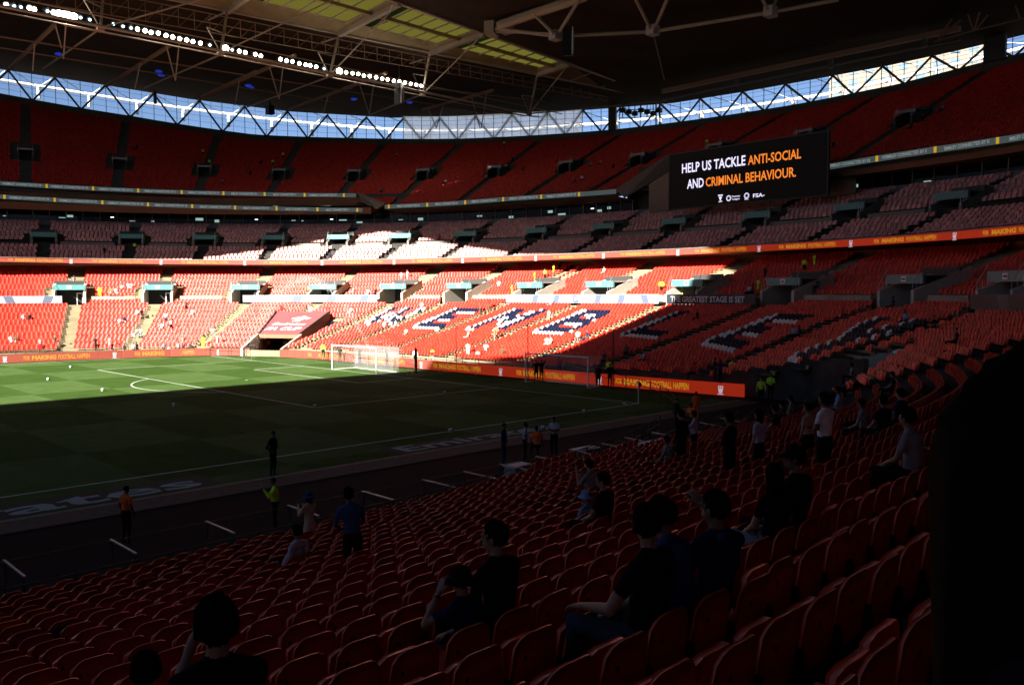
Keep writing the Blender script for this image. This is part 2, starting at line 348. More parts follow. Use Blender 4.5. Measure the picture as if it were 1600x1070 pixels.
def lower():
    mb = MB(); brk = []
    for p in LPORT: brk += [p-2.1*.8, p+2.1*.8]
    PW = {p: hst(p, 24, 1.95) for p in LPORT}
    brk = [q for p in LPORT for q in (p-PW[p], p+PW[p])]+list(TUN)
    def skip(s, d):
        if 22 < d < 25.5 and any(abs(s-p) < PW[p]*.99 for p in LPORT): return True
        if d < BANT-1.5 and TUN[0] < s < TUN[1]: return True
        return False
    rl = [(.8*i, (lambda d: (lambda s: zt2(s, d)))(.8*i)) for i in range(27)]
    rows(mb, rl, -41, S1, brk, skip, .3)
    strip(mb, lambda s: P3(s, 0, 0), lambda s: P3(s, 0, zp(0)), -14, S1); mw = MB(); strip(mw, lambda s: P3(s, 0, 0), lambda s: P3(s, 0, zp(0)), NEAR0, -78); cw = [(8.75, 17), (8.75, 8), (8.8, 0), (8.8, -8), (6.5, -12.5), (1, -14.9), (-12, -15.0), (-26, -15.4), (-33, -15.6)]; ch_ = [zt2(*offset_of(*c))+.25 for c in cw]
    for (p_, q_, a_, b_) in zip(cw[:-1], cw[1:], ch_[:-1], ch_[1:]): mw.hexa([(p_[0], p_[1], 0), (q_[0], q_[1], 0), (q_[0]+.2, q_[1]-.2, 0), (p_[0]+.2, p_[1]-.2, 0), (p_[0], p_[1], a_), (q_[0], q_[1], b_), (q_[0]+.2, q_[1]-.2, b_), (p_[0]+.2, p_[1]-.2, a_)])
    mw.build('near_front_wall', M_dconc, kind='structure')
    strip(mb, lambda s: P3(s, 21.05, zp(20.8)), lambda s: P3(s, 22.4, zp(20.8)), -62, S1); 
    for a_, b_ in zip([-62]+[p+PW[p] for p in sorted(LPORT)], [p-PW[p] for p in sorted(LPORT)]+[S1]): strip(mb, lambda s: P3(s, 22.4, zp(20.8)), lambda s: P3(s, 22.4, zlow(22.4)), a_, b_)
    rl = [(22.4+.8*i, (lambda z: (lambda s: z))(zlow(22.4+.8*i))) for i in range(16)]
    rows(mb, rl, -62, S1, brk, skip, .9)
    strip(mb, lambda s: P3(s, 35.3, 9), lambda s: P3(s, 35.3, 12.9), -100, S1)
    mb.build('lower_tier_terrace', mat('terrace_concrete', (.27, .23, .145), .9, .15, noise=.2, nscale=.6), kind='structure')
    mb = MB()                   # near stand, where the photographer stands
    rl = [(.8*i, (lambda d: (lambda s: zt2(s, d)))(.8*i)) for i in range(27)]
    rows(mb, rl, NEAR0, -41, [-50], skip, 3)
    for a_ in np.arange(-60, -14, .5):
        for d_ in np.arange(0, 20, .8):
            if any(cutcorner(*P(q_, e_)) for q_, e_ in ((a_, d_), (a_+.5, d_+.8))): continue
            mb.poly([P3(a_, d_, zt2(a_, d_)-.12), P3(a_, d_+.8, zt2(a_, d_+.8)-.12), P3(a_+.5, d_+.8, zt2(a_+.5, d_+.8)-.12), P3(a_+.5, d_, zt2(a_+.5, d_)-.12)])
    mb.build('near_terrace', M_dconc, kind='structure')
    mb = MB()                   # cross wall at mid tier
    for a, b in zip(sorted(LPORT)[:-1], sorted(LPORT)[1:]):
        a2, b2 = a+1.9, b-1.9
        n = 5; ss = np.linspace(a2, b2, n)
        for p, q in zip(ss[:-1], ss[1:]):
            zt = 7.22
            A, B, C_, D = P3(p, 21.75, 5.9), P3(q, 21.75, 5.9), P3(q, 21.9, 5.9), P3(p, 21.9, 5.9)
            up = lambda v: (v[0], v[1], zt)
            mb.hexa([A, B, C_, D, up(A), up(B), up(C_), up(D)])
    mb.build('mid_tier_wall', M_concrete, kind='structure')
    # back wall panels under the overhang (brown) and its soffit
    mb = MB(); strip(mb, lambda s: P3(s, 30.1, 11.93), lambda s: P3(s, 35.6, 11.75), -100, S1); mb.build('overhang_soffit', M_brown, kind='structure')
    mb = MB()
    strip(mb, lambda s: P3(s, 35.2, 9.8), lambda s: P3(s, 35.2, 11.8), -100, S1)
    mb.build('rear_concourse_wall', mat('rear_wall_paint', (.26, .12, .07), .8, .2, noise=.15, nscale=.1), kind='structure')
lower()
# letter pattern in the seats: W E M B L E Y, navy with a white left and lower edge
def ly(rows_): return rows_
GLY = {
 'W': ["N...N...N", "N...N...N", "N...N...N", "N..NNN..N", "N..N.N..N", "NN.N.N.NN", ".NNN.NNN.", ".NN...NN.", "..N...N.."],
 'E': ["NNNNNNN", "NNNNNNN", "NN.....", "NN.....", "NNNNN..", "NNNNN..", "NN.....", "NN.....", "NNNNNNN", "NNNNNNN"],
 'M': ["NN.....NN", "NNN...NNN", "NNN...NNN", "NNNN.NNNN", "NN.NNN.NN", "NN.NNN.NN", "NN..N..NN", "NN.....NN", "NN.....NN", "NN.....NN"],
 'B': ["NNNNNN..", "NNNNNNN.", "NN...NN.", "NN...NN.", "NNNNNN..", "NNNNNNN.", "NN....NN", "NN....NN", "NNNNNNNN", "NNNNNNN."],
 'L': ["NN......", "NN......", "NN......", "NN......", "NN......", "NN......", "NN......", "NN......", "NNNNNNNN", "NNNNNNNN"],
 'Y': ["NN.....NN", "NN.....NN", "NNN...NNN", ".NNN.NNN.", "..NNNNN..", "...NNN...", "...NNN...", "...NNN...", "...NNN...", "...NNN..."]}
WORD = [('W', 24.2, 18.6), ('E', 18.6, 10.6), ('M', 10.6, .3), ('B', .3, -10.6), ('L', -10.6, -19.9), ('E', -19.9, -28.3), ('Y', -28.3, -35.4)]
CENT = {0: 20.9, 1: 13.5, 2: 4.7, 3: -5.5, 4: -16.0, 5: -24.7, 6: -33.0}
def letter_at(s, d, row):
    for k, (ch, a, b) in enumerate(WORD):
        if b < s < a:
            g = GLY[ch]; r = 21-row        # rows 12..21 carry the letters
            wd = len(g[0]); x = (smw(s, CENT[k], d)/.62)*(1 if s < CENT[k] else -1)
            c = x+wd/2
            def on(rr, cc): return 0 <= rr < len(g) and 0 <= cc < wd and g[rr][int(cc)] == 'N'
            if on(r, c): return 'N'
            if on(r, c+1) or on(r-1, c): return 'W'
    return 'R'
def seats_lower():
    asl = sorted(AISLES)
    for i in range(43):
        d = .8*i if i < 27 else 22.4+.8*(i-27)
        z = zp(d) if i < 27 else zlow(d)
        for a, b in zip(asl[:-1], asl[1:]):
            for s in arcpos(d+.62, a, b, .5, .75):
                if 25 <= i < 27 and infasc(s): continue
                if i >= 27 and d < 26.2 and any(smw(s, p, d) < 3.3 for p in LPORT): continue
                if i >= 27 and d >= 26.2 and any(smw(s, p, d) < .75 for p in LPORT): continue
                if i in (25, 26) and any(smw(s, p, d) < 2.3 for p in LPORT): continue
                if TUN[0]-.5 < s < TUN[1]+.5 and d < BANT-.6: continue
                x, y = P(s, d+.62)
                if cutcorner(x, y): continue
                x, y = P(s, d+.62); n = nrm(s); c = letter_at(s, d, i) if 9 < i < 23 else 'R'
                LS.add(x, y, zt2(s, d) if i < 25 else z, math.atan2(n[1], n[0]), {'R': 0, 'N': 2, 'W': 1}[c])
    # near stand
    for i in range(25):
        d = .8*i
        for s in arcpos(d+.62, NEAR0+1, -46.5, .5, .6):
            x, y = P(s, d+.62); n = nrm(s)
            if (x-CAM[0])**2+(y-CAM[1])**2 < 1.2 or cutcorner(x, y): continue
            NS.add(x, y, zt2(s, d), math.atan2(n[1], n[0]), 0)
seats_lower()
# ---------------------------------------------------------------- club tier
CROW = [(30.6+1.2*i, 12.15+.45*i) for i in range(6)]+[(38.4+1.0*i, 15.55+.37*i) for i in range(10)]
def club():
    mb = MB(); PW = {p: hst(p, 39, 1.7) for p in CPORT}; brk = [q for p in CPORT for q in (p-PW[p], p+PW[p])]
    def skip(s, d): return 37 < d < 40.2 and any(abs(s-p) < PW[p]*.99 for p in CPORT)
    rl = [(d, (lambda z: (lambda s: z))(z)) for d, z in CROW]
    rows(mb, rl, -64, S1, brk, skip, 1.0)
    strip(mb, lambda s: P3(s, 38.2, 14.4), lambda s: P3(s, 38.2, 15.55), -64, S1)
    strip(mb, lambda s: P3(s, 30.15, 11.95), lambda s: P3(s, 30.15, 12.75), -100, S1)
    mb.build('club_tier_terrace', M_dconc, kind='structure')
    mb = MB(); cs = sorted(CPORT)
    for a, b in zip(cs[:-1], cs[1:]):
        ss = np.linspace(a+1.3, b-1.3, 5)
        for p, q in zip(ss[:-1], ss[1:]):
            A, B, C_, D = P3(p, 38.05, 14.5), P3(q, 38.05, 14.5), P3(q, 38.18, 14.5), P3(p, 38.18, 14.5); up = lambda v: (v[0], v[1], 15.72)
            mb.hexa([A, B, C_, D, up(A), up(B), up(C_), up(D)])
    ss = np.linspace(-64, S1, 90)
    for p, q in zip(ss[:-1], ss[1:]):
        A, B, C_, D = P3(p, 48.3, 18.5), P3(q, 48.3, 18.5), P3(q, 48.45, 18.5), P3(p, 48.45, 18.5); up = lambda v: (v[0], v[1], 19.75)
        mb.hexa([A, B, C_, D, up(A), up(B), up(C_), up(D)])
    mb.build('club_tier_parapets', mat('club_parapet', (.24, .22, .20), .8, .2), kind='structure')
    brd = [S1]+sorted(CPORT, reverse=True)+[-64]
    for d, z in CROW:
        for a, b in zip(brd[:-1], brd[1:]):
            for s in arcpos(d+.7, b, a, .62, .7):
                if 37 < d < 41.4 and any(smw(s, p, d) < 2.9 for p in CPORT): continue
                x, y = P(s, d+.7); n = nrm(s); CS.add(x, y, z, math.atan2(n[1], n[0]), 0)
club()
# ---------------------------------------------------------------- upper tier
def uz(s, d): return 21.6+(zG(s)-1.35-21.6)*(d-44.6)/40.4
def ustart(s):
    T = [(-64, 44.6), (-7.7, 44.6), (-7.2, 52.5), (3.2, 52.5), (10.6, 44.6), (30.6, 44.6), (33.4, 49.6), (80, 49.6)]
    return tab(T, s)
def upper():
    mb = MB(); PW = {p: hst(p, 62.5, 1.15) for p in UPORT}; ss = sorted(set([round(x, 3) for x in list(np.arange(-64, S1, 2.0))+[S1, -7.7, -7.2, 3.2, 10.6, 30.6, 33.4]+[q for p in UPORT for q in (p-PW[p], p+PW[p])]]))
    for i in range(50):
        d = 44.6+.8*i
        for a, b in zip(ss[:-1], ss[1:]):
            mid = (a+b)/2
            if d < ustart(mid)-.4: continue
            if 60.5 < d < 64.5 and any(abs(mid-p) < PW[p]*.99 for p in UPORT): continue
            za, zb = uz(a, d), uz(b, d); za2, zb2 = uz(a, d+.8), uz(b, d+.8)
            mb.poly([P3(a, d, za), P3(a, d+.8, za), P3(b, d+.8, zb), P3(b, d, zb)])
            mb.poly([P3(a, d+.8, za), P3(a, d+.8, za2), P3(b, d+.8, zb2), P3(b, d+.8, zb)])
    strip(mb, lambda s: P3(s, 84.6, zG(s)-2), lambda s: P3(s, 84.6, zG(s)), -64, S1)
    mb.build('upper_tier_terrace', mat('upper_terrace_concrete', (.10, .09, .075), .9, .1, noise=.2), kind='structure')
    for i in range(50):
        d = 44.6+.8*i; ub = [S1]+sorted(UPORT, reverse=True)+[-30, -41, -52, -64]
        for a, b in zip(ub[:-1], ub[1:]):
            for s in arcpos(d+.6, b, a, .5, .75):
                if d < ustart(s)+.3: continue
                if 59.5 < d < 66.5 and any(smw(s, p, d) < 2.3 for p in UPORT): continue
                x, y = P(s, d+.6); n = nrm(s); US.add(x, y, uz(s, d), math.atan2(n[1], n[0]), 0)
upper()
# unseen rest of the bowl (behind and left of the camera): plain raked slabs so light and shade are right
def rest():
    mb = MB(); a, b = S1, BL-112
    for (d0, z0), (d1, z1) in [((0, 0), (0, .75)), ((0, .75), (20, 5.8)), ((20, 5.8), (35, 11)), ((35, 11), (35, 12)), ((35, 12), (30, 12)), ((30, 12), (30, 12.7)), ((30, 12.3), (48, 19)), ((48, 19), (49, 24)), ((49, 24.5), (84.6, 45))]:
        strip(mb, lambda s: P3(s, d0, z0), lambda s: P3(s, d1, z1), a, b, 4)
    a, b = -112, -64
    for (d0, z0), (d1, z1) in [((22, 6.5), (22, 7.5)), ((22, 6.2), (35, 11)), ((30.2, 12.3), (48, 19)), ((48, 19), (49, 24)), ((46, 23), (84.6, 42))]:
        strip(mb, lambda s: P3(s, d0, z0), lambda s: P3(s, d1, z1), a, b, 4)
    mb.build('rear_stands', mat('rear_stand_bounce', (.5, .36, .30), .8, .2), kind='structure')  # pale colour chosen so these unseen stands bounce light onto near seat backs
rest()
# ================================================================ seats
def seat_template(hi, mid=False):
    """one tip-up stadium seat; faces -x of its own frame is the pitch side; returns verts, faces, part index"""
    V, F, K = [], [], []
    def shell(nu, nz, part, W, zb, zt, th, y0, bulge, lean, drop=.09):
        base = len(V); us = np.linspace(-1, 1, nu)
        for side in (0, 1):
            for j in range(nz):
                for u in us:
                    top = zt-drop*abs(u)**4.5; z = zb+(top-zb)*j/(nz-1)
                    ww = W/2*(1-.10*(j/(nz-1))**2)
                    x = y0+bulge*(1-u*u)+lean*(z-zb)-(0 if side else th)
                    V.append((x, u*ww, z))
        N = nu*nz
        for side in (0, 1):
            for j in range(nz-1):
                for i in range(nu-1):
                    a = base+side*N+j*nu+i; q = (a, a+1, a+nu+1, a+nu)
                    F.append(q if side else q[::-1]); K.append(part)
        rim = [(0, j) for j in range(nz)]+[(i, nz-1) for i in range(1, nu)]+[(nu-1, j) for j in range(nz-2, -1, -1)]
        for (i0, j0), (i1, j1) in zip(rim[:-1], rim[1:]):
            a, b = base+j0*nu+i0, base+j1*nu+i1; F.append((a, b, b+N, a+N)); K.append(part)
    if hi:
        shell(11, 4, 0, .462, .34, .81, .022, .0, .026, .13)
        shell(7, 4, 1, .42, .34, .72, .05, -.09, .03, .05, .05)
    elif mid:
        shell(8, 3, 0, .462, .34, .81, .022, .0, .026, .13)
        shell(5, 2, 1, .42, .34, .72, .05, -.09, .03, .05, .05)
    else:
        shell(4, 2, 0, .46, .38, .80, .03, -.02, .04, .20)
        shell(4, 2, 1, .41, .36, .72, .05, -.16, .035, .27, .04)
    return np.array(V), F, np.array(K)
TV, TF, TK = seat_template(True); LV, LF, LK = seat_template(False); MV, MF, MK = seat_template(False, True)
def part_mesh(name, V, F, K, part, m, smooth=True):
    mb = MB(); idx = [f for f, k in zip(F, K) if k == part]; used = sorted({i for f in idx for i in f}); mp = {u: i for i, u in enumerate(used)}
    mb.mesh([V[i] for i in used], [tuple(mp[i] for i in f) for f in idx]); return mb.build(name, m, smooth=smooth, mesh_only=True)
def merged(name, L, V, F, mats, squash=1., tilt=.07, smooth=False):
    L = np.array(L); n = len(L); nv = len(V)
    ca, sa = np.cos(L[:, 3]), np.sin(L[:, 3])
    jit = rng.normal(0, tilt, n); zs = V[:, 2]
    X = V[None, :, 0]+jit[:, None]*(zs[None, :]-.4); Y = V[None, :, 1]*squash*np.ones((n, 1))
    # local x = outward (away from the pitch), local y = along the row
    wx = L[:, 0:1]+X*ca[:, None]-Y*sa[:, None]; wy = L[:, 1:2]+X*sa[:, None]+Y*ca[:, None]; wz = L[:, 2:3]+zs[None, :]
    co = np.stack([wx, wy, wz], -1).reshape(-1, 3)
    me = bpy.data.meshes.new(name)
    f4 = np.array(F); nf = len(f4); allf = (f4[None]+(np.arange(n)*nv)[:, None, None]).reshape(-1)
    me.vertices.add(n*nv); me.vertices.foreach_set('co', co.astype(np.float32).ravel())
    me.loops.add(n*nf*4); me.loops.foreach_set('vertex_index', allf.astype(np.int32))
    me.polygons.add(n*nf); me.polygons.foreach_set('loop_start', (np.arange(n*nf)*4).astype(np.int32)); me.polygons.foreach_set('loop_total', np.full(n*nf, 4, np.int32))
    for m in mats: me.materials.append(m)
    me.polygons.foreach_set('material_index', np.repeat(L[:, 4].astype(np.int32), nf)); me.polygons.foreach_set('use_smooth', np.full(n*nf, smooth))
    me.update(calc_edges=True); me.validate()
    o = bpy.data.objects.new(name, me); C.objects.link(o); return o
def W(s0, d, u, z):            # point at station s0, offset d, u metres along the row, height z
    p = P(s0, d); n = nrm(s0); return (float(p[0]-n[1]*u), float(p[1]+n[0]*u), float(z))
def ubox(mb, s0, d0, d1, u0, u1, z0, z1, m=None, z0b=None, z1b=None):
    z0b = z0 if z0b is None else z0b; z1b = z1 if z1b is None else z1b
    mb.hexa([W(s0, d0, u0, z0), W(s0, d1, u0, z0b), W(s0, d1, u1, z0b), W(s0, d0, u1, z0),
             W(s0, d0, u0, z1), W(s0, d1, u0, z1b), W(s0, d1, u1, z1b), W(s0, d0, u1, z1)], m)
ORD = ['leftmost', 'second', 'third', 'fourth', 'fifth', 'sixth', 'seventh', 'eighth', 'ninth', 'tenth', 'eleventh', 'twelfth', 'thirteenth']
def portal(s0, tier, k, d, zf, zl, w_, lh, dep, wall_m, lint_m, grp):
    nm = {'lower': 'lower tier', 'club': 'middle club tier', 'upper': 'top tier'}[tier]
    t = thing('entrance_portal', '%s entrance from the left in the %s, under a %s lintel' % (ORD[k], nm, 'teal' if tier != 'upper' else 'grey'), 'stadium entrance', W(s0, d, 0, zf), grp)
    h = w_/2
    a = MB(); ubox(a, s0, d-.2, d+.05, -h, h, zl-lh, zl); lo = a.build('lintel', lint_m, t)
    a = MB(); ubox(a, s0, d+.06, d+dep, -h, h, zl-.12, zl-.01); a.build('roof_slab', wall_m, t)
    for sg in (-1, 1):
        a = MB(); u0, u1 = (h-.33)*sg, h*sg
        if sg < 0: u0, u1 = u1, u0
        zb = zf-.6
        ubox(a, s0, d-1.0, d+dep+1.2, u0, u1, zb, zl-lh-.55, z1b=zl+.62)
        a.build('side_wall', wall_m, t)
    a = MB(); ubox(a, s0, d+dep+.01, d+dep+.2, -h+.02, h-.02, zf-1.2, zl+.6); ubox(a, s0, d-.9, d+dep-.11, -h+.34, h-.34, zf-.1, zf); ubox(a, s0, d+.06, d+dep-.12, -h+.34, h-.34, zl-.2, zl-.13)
    a.build('doorway_lining', M_tdark, t)  # near-black colour stands for the shade inside the opening
    if tier == 'lower':
        a = MB(); ubox(a, s0, d+1.2, d+1.3, -h+.45, -h+.55, zf, zf+1.7); ubox(a, s0, d+1.2, d+1.3, -h+1.15, -h+1.25, zf, zf+1.7); ubox(a, s0, d+1.2, d+1.3, -h+.56, -h+1.14, zf+1.6, zf+1.7)
        a.build('inner_door_frame', M_wpaint, t)
        a = MB(); ubox(a, s0, d-.24, d-.21, -.3, .3, zl-.58, zl-.14); sg_ = a.build('sign', M_wpaint, lo); sg_.matrix_parent_inverse = lo.matrix_world.inverted() if False else Matrix()
        a = MB(); ubox(a, s0, d-.26, d-.245, -.2, .2, zl-.42, zl-.30); m_ = a.build('sign_mark', M_navy, lo); m_.matrix_parent_inverse = Matrix()
    for sg in (-1, 1):
        a = MB(); u = (h-.16)*sg
        for q in (0, 1, 2): a.bar(W(s0, d-1.0+q*.38, u, zl-lh-.75+q*.2), W(s0, d-1.0+q*.38, u, zl-lh-.1+q*.3), .02, n=4)
        a.bar(W(s0, d-1.0, u, zl-lh-.1), W(s0, d-.25, u, zl+.45), .025, n=4); a.build('handrail', M_steel, t)
    a.build('handrail', M_steel, t) if False else None
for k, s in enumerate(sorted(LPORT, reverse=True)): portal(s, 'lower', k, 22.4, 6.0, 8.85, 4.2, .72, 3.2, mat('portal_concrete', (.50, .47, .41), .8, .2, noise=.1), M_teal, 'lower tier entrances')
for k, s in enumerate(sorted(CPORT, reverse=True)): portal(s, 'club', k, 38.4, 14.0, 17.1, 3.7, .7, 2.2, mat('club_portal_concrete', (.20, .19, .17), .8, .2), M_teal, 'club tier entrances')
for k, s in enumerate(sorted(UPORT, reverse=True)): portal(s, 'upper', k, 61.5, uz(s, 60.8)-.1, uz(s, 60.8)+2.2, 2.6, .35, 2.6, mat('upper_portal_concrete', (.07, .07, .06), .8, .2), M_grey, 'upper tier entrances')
# ---------------------------------------------------------------- fascia boards at mid tier
def fascia():
    names = ['pale grey banner board at far left of the mid tier wall', 'pale blue and white banner board above the tunnel banner', 'white banner board behind the goal in full sun',
             'dark banner board with white lettering, half in shade', 'dark teal banner board at the far right of the mid tier wall']
    for k, (a, b) in enumerate(FASC):
        t = thing('banner_board', names[k], 'banner board', W((a+b)/2, 20.2, 0, 6.3), 'mid tier banner boards')
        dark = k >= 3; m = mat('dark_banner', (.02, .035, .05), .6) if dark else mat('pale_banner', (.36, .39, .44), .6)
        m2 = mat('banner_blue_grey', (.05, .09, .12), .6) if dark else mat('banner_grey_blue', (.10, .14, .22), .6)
        mb = MB(); n = max(3, int((b-a)/1.2)); ss = np.linspace(a, b, n+1)
        for p, q in zip(ss[:-1], ss[1:]):
            mb.hexa([P3(p, 20.25, 6.3), P3(q, 20.25, 6.3), P3(q, 20.33, 6.3), P3(p, 20.33, 6.3), P3(p, 20.25, 7.3), P3(q, 20.25, 7.3), P3(q, 20.33, 7.3), P3(p, 20.33, 7.3)])
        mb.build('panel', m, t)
        for q in np.arange(a+1.5, b-1.5, 3.1):
            mb = MB(); z0, z1 = 6.34, 7.26; e = .7 if int(q*7) % 2 else -.6
            mb.poly([P3(q-.5, 20.22, z0), P3(q+.25, 20.22, z0), P3(q+.25+e*.4, 20.22, z1), P3(q-.5+e*.4, 20.22, z1)]); mb.build('printed_shape', m2, t)
        mb = MB(); strip(mb, lambda s: P3(s, 20.34, 6.42), lambda s: P3(s, 21.7, 6.5), a, b); mb.build('platform', M_concrete, t)
        if k == 3:
            me = setm(fit(text_mesh('THE GREATEST STAGE IS SET', 1, .03), 9.6, .62), mat('banner_white_print', (.6, .62, .65), .6))
            s = ats(1103, 468, 20)[0]; n_ = nrm(s); o_ = W(s, 20.0, 0, 6.8); put('lettering', me, None, basis(o_, (n_[1], -n_[0], 0), (0, 0, 1)), t)
        if k == 2:
            me = setm(fit(text_mesh('THE FA CUP', 1, .02), 3.6, .5), mat('banner_pale_print', (.42, .46, .55), .6))
            s = .9*(a+b)/2; n_ = nrm(s); put('lettering', me, None, basis(W(s, 20.1, 0, 6.8), (n_[1], -n_[0], 0), (0, 0, 1)), t)
fascia()
# ---------------------------------------------------------------- LED ribbon on the club tier front
RZ = [(-64, 11.9), (-21, 11.9), (0, 11.93), (33, 11.95), (60, 12.2), (72, 12.3)]
def ribbon():
    t = thing('led_ribbon', 'long curved red LED ribbon with yellow lettering along the club tier front', 'LED ribbon', P3(0, 30, 12))
    mb = MB(); ss = np.arange(-64, S1, 1.5)
    for p, q in zip(ss[:-1], ss[1:]):
        a, b = tab(RZ, p), tab(RZ, q)
        mb.hexa([P3(p, 29.9, a), P3(q, 29.9, b), P3(q, 30.05, b), P3(p, 30.05, a), P3(p, 29.9, a+.66), P3(q, 29.9, b+.66), P3(q, 30.05, b+.66), P3(p, 30.05, a+.66)])
    mb.build('led_panel', M_led, t)
    mb = MB()
    for p, q in zip(ss[:-1], ss[1:]): mb.bar(P3(p, 30.0, tab(RZ, p)+.72), P3(q, 30.0, tab(RZ, q)+.72), .05, n=4)
    mb.build('top_rail', M_grey, t)
    cr = [66.5, 59.6, 52.8, 45.6, 39.1, 33.1, 27.2, 20.9, 13., 4.2, -6.2, -14.3, -21.2, -27.4, -33.5, -40, -46.5, -53]
    mk = setm(fit(text_mesh('MAKING', 1, .05), 2.5, .42), M_ledy); fr = setm(fit(text_mesh('FOR', 1, .04), .6, .36), M_ledy); fh = setm(fit(text_mesh('FOOTBALL HAPPEN', 1, .03), 3.3, .42), M_ledy)
    for a, b in zip(cr[:-1], cr[1:]):
        L = smw(a, b, 30)
        def pl(me, frac, nm):
            s = a+(b-a)*frac; n = nrm(s); put(nm, me, None, basis(W(s, 29.84, 0, tab(RZ, s)+.33), (n[1], -n[0], 0), (0, 0, 1)), t)
        pl(CREST, 0, 'crest'); pl(fr, .27, 'lettering'); pl(mk, .27+1.85/L, 'lettering'); pl(fh, .27+5.0/L, 'lettering')
ribbon()
# grey strips with WEMBLEY CONNECTED BY EE
def strips():
    runs = [('grey lettered LED strip along the upper balcony at the left', 49.4, [(0, 286), (200, 297), (400, 303), (556, 305)], 55.0, 3.1),
            ('grey lettered LED strip on the lower balcony at the left', 44.2, [(0, 307), (200, 318), (400, 325), (566, 328)], 54.5, 3.1),
            ('grey lettered LED strip under the top tier behind the goal', 44.2, [(601, 323), (700, 318), (800, 310), (962, 299)], 28.1, 3.0),
            ('dim grey LED strip under the top tier right of the big screen', 44.2, [(1279, 263), (1355, 250), (1443, 236), (1600, 213)], -9.4, 3.3)]
    tx = fit(text_mesh('WEMBLEY CONNECTED BY EE', 1, .02), 5.6, .36); setm(tx, M_stript)
    for lab, d, pts, s_t, per in runs:
        sz = [ats(px, py, d) for px, py in pts]; sz.sort(); a, b = sz[0][0], sz[-1][0]
        if b > 54: b = S1; 
        if a < -13: a = -64
        zz = lambda s: float(np.interp(s, [q[0] for q in sz], [q[1] for q in sz]))
        t = thing('led_strip', lab, 'LED strip', W((a+b)/2, d, 0, zz((a+b)/2)), 'grey lettered LED strips')
        mb = MB(); n = max(2, int((b-a)/1.5)); ss = np.linspace(a, b, n+1)
        for p, q in zip(ss[:-1], ss[1:]):
            mb.hexa([P3(p, d, zz(p)-.36), P3(q, d, zz(q)-.36), P3(q, d+.15, zz(q)-.36), P3(p, d+.15, zz(p)-.36), P3(p, d, zz(p)+.3), P3(q, d, zz(q)+.3), P3(q, d+.15, zz(q)+.3), P3(p, d+.15, zz(p)+.3)])
        mb.build('led_panel', M_strip, t)
        mb = MB()
        for p, q in zip(ss[:-1], ss[1:]): mb.bar(P3(p, d+.05, zz(p)+.62), P3(q, d+.05, zz(q)+.62), .03, n=4)
        mb.build('top_rail', M_tdark, t)
        s = b-.3; ev = MB(); k = 0
        while s > a+.2:
            # a yellow tick, then lettering, every ~6.7 m
            ev = MB(); ev.hexa([W(s, d-.05, -.16, zz(s)-.34), W(s, d-.01, -.16, zz(s)-.34), W(s, d-.01, .16, zz(s)-.34), W(s, d-.05, .16, zz(s)-.34), W(s, d-.05, -.16, zz(s)+.29), W(s, d-.01, -.16, zz(s)+.29), W(s, d-.01, .16, zz(s)+.29), W(s, d-.05, .16, zz(s)+.29)]); ev.build('yellow_marker', mat('yellow_led_marker', (.5, .35, .02), .5, emit=(1, .6, .02), estr=.12), t)
            q = s
            while q > a-5 and smw(s, q, d) < 6.9: q -= .05
            m_ = (s+q)/2
            if q > a: 
                n_ = nrm(m_); put('lettering', tx, None, basis(W(m_, d-.05, 0, zz(m_)-.02), (n_[1], -n_[0], 0), (0, 0, 1)), t)
            s = q
strips()
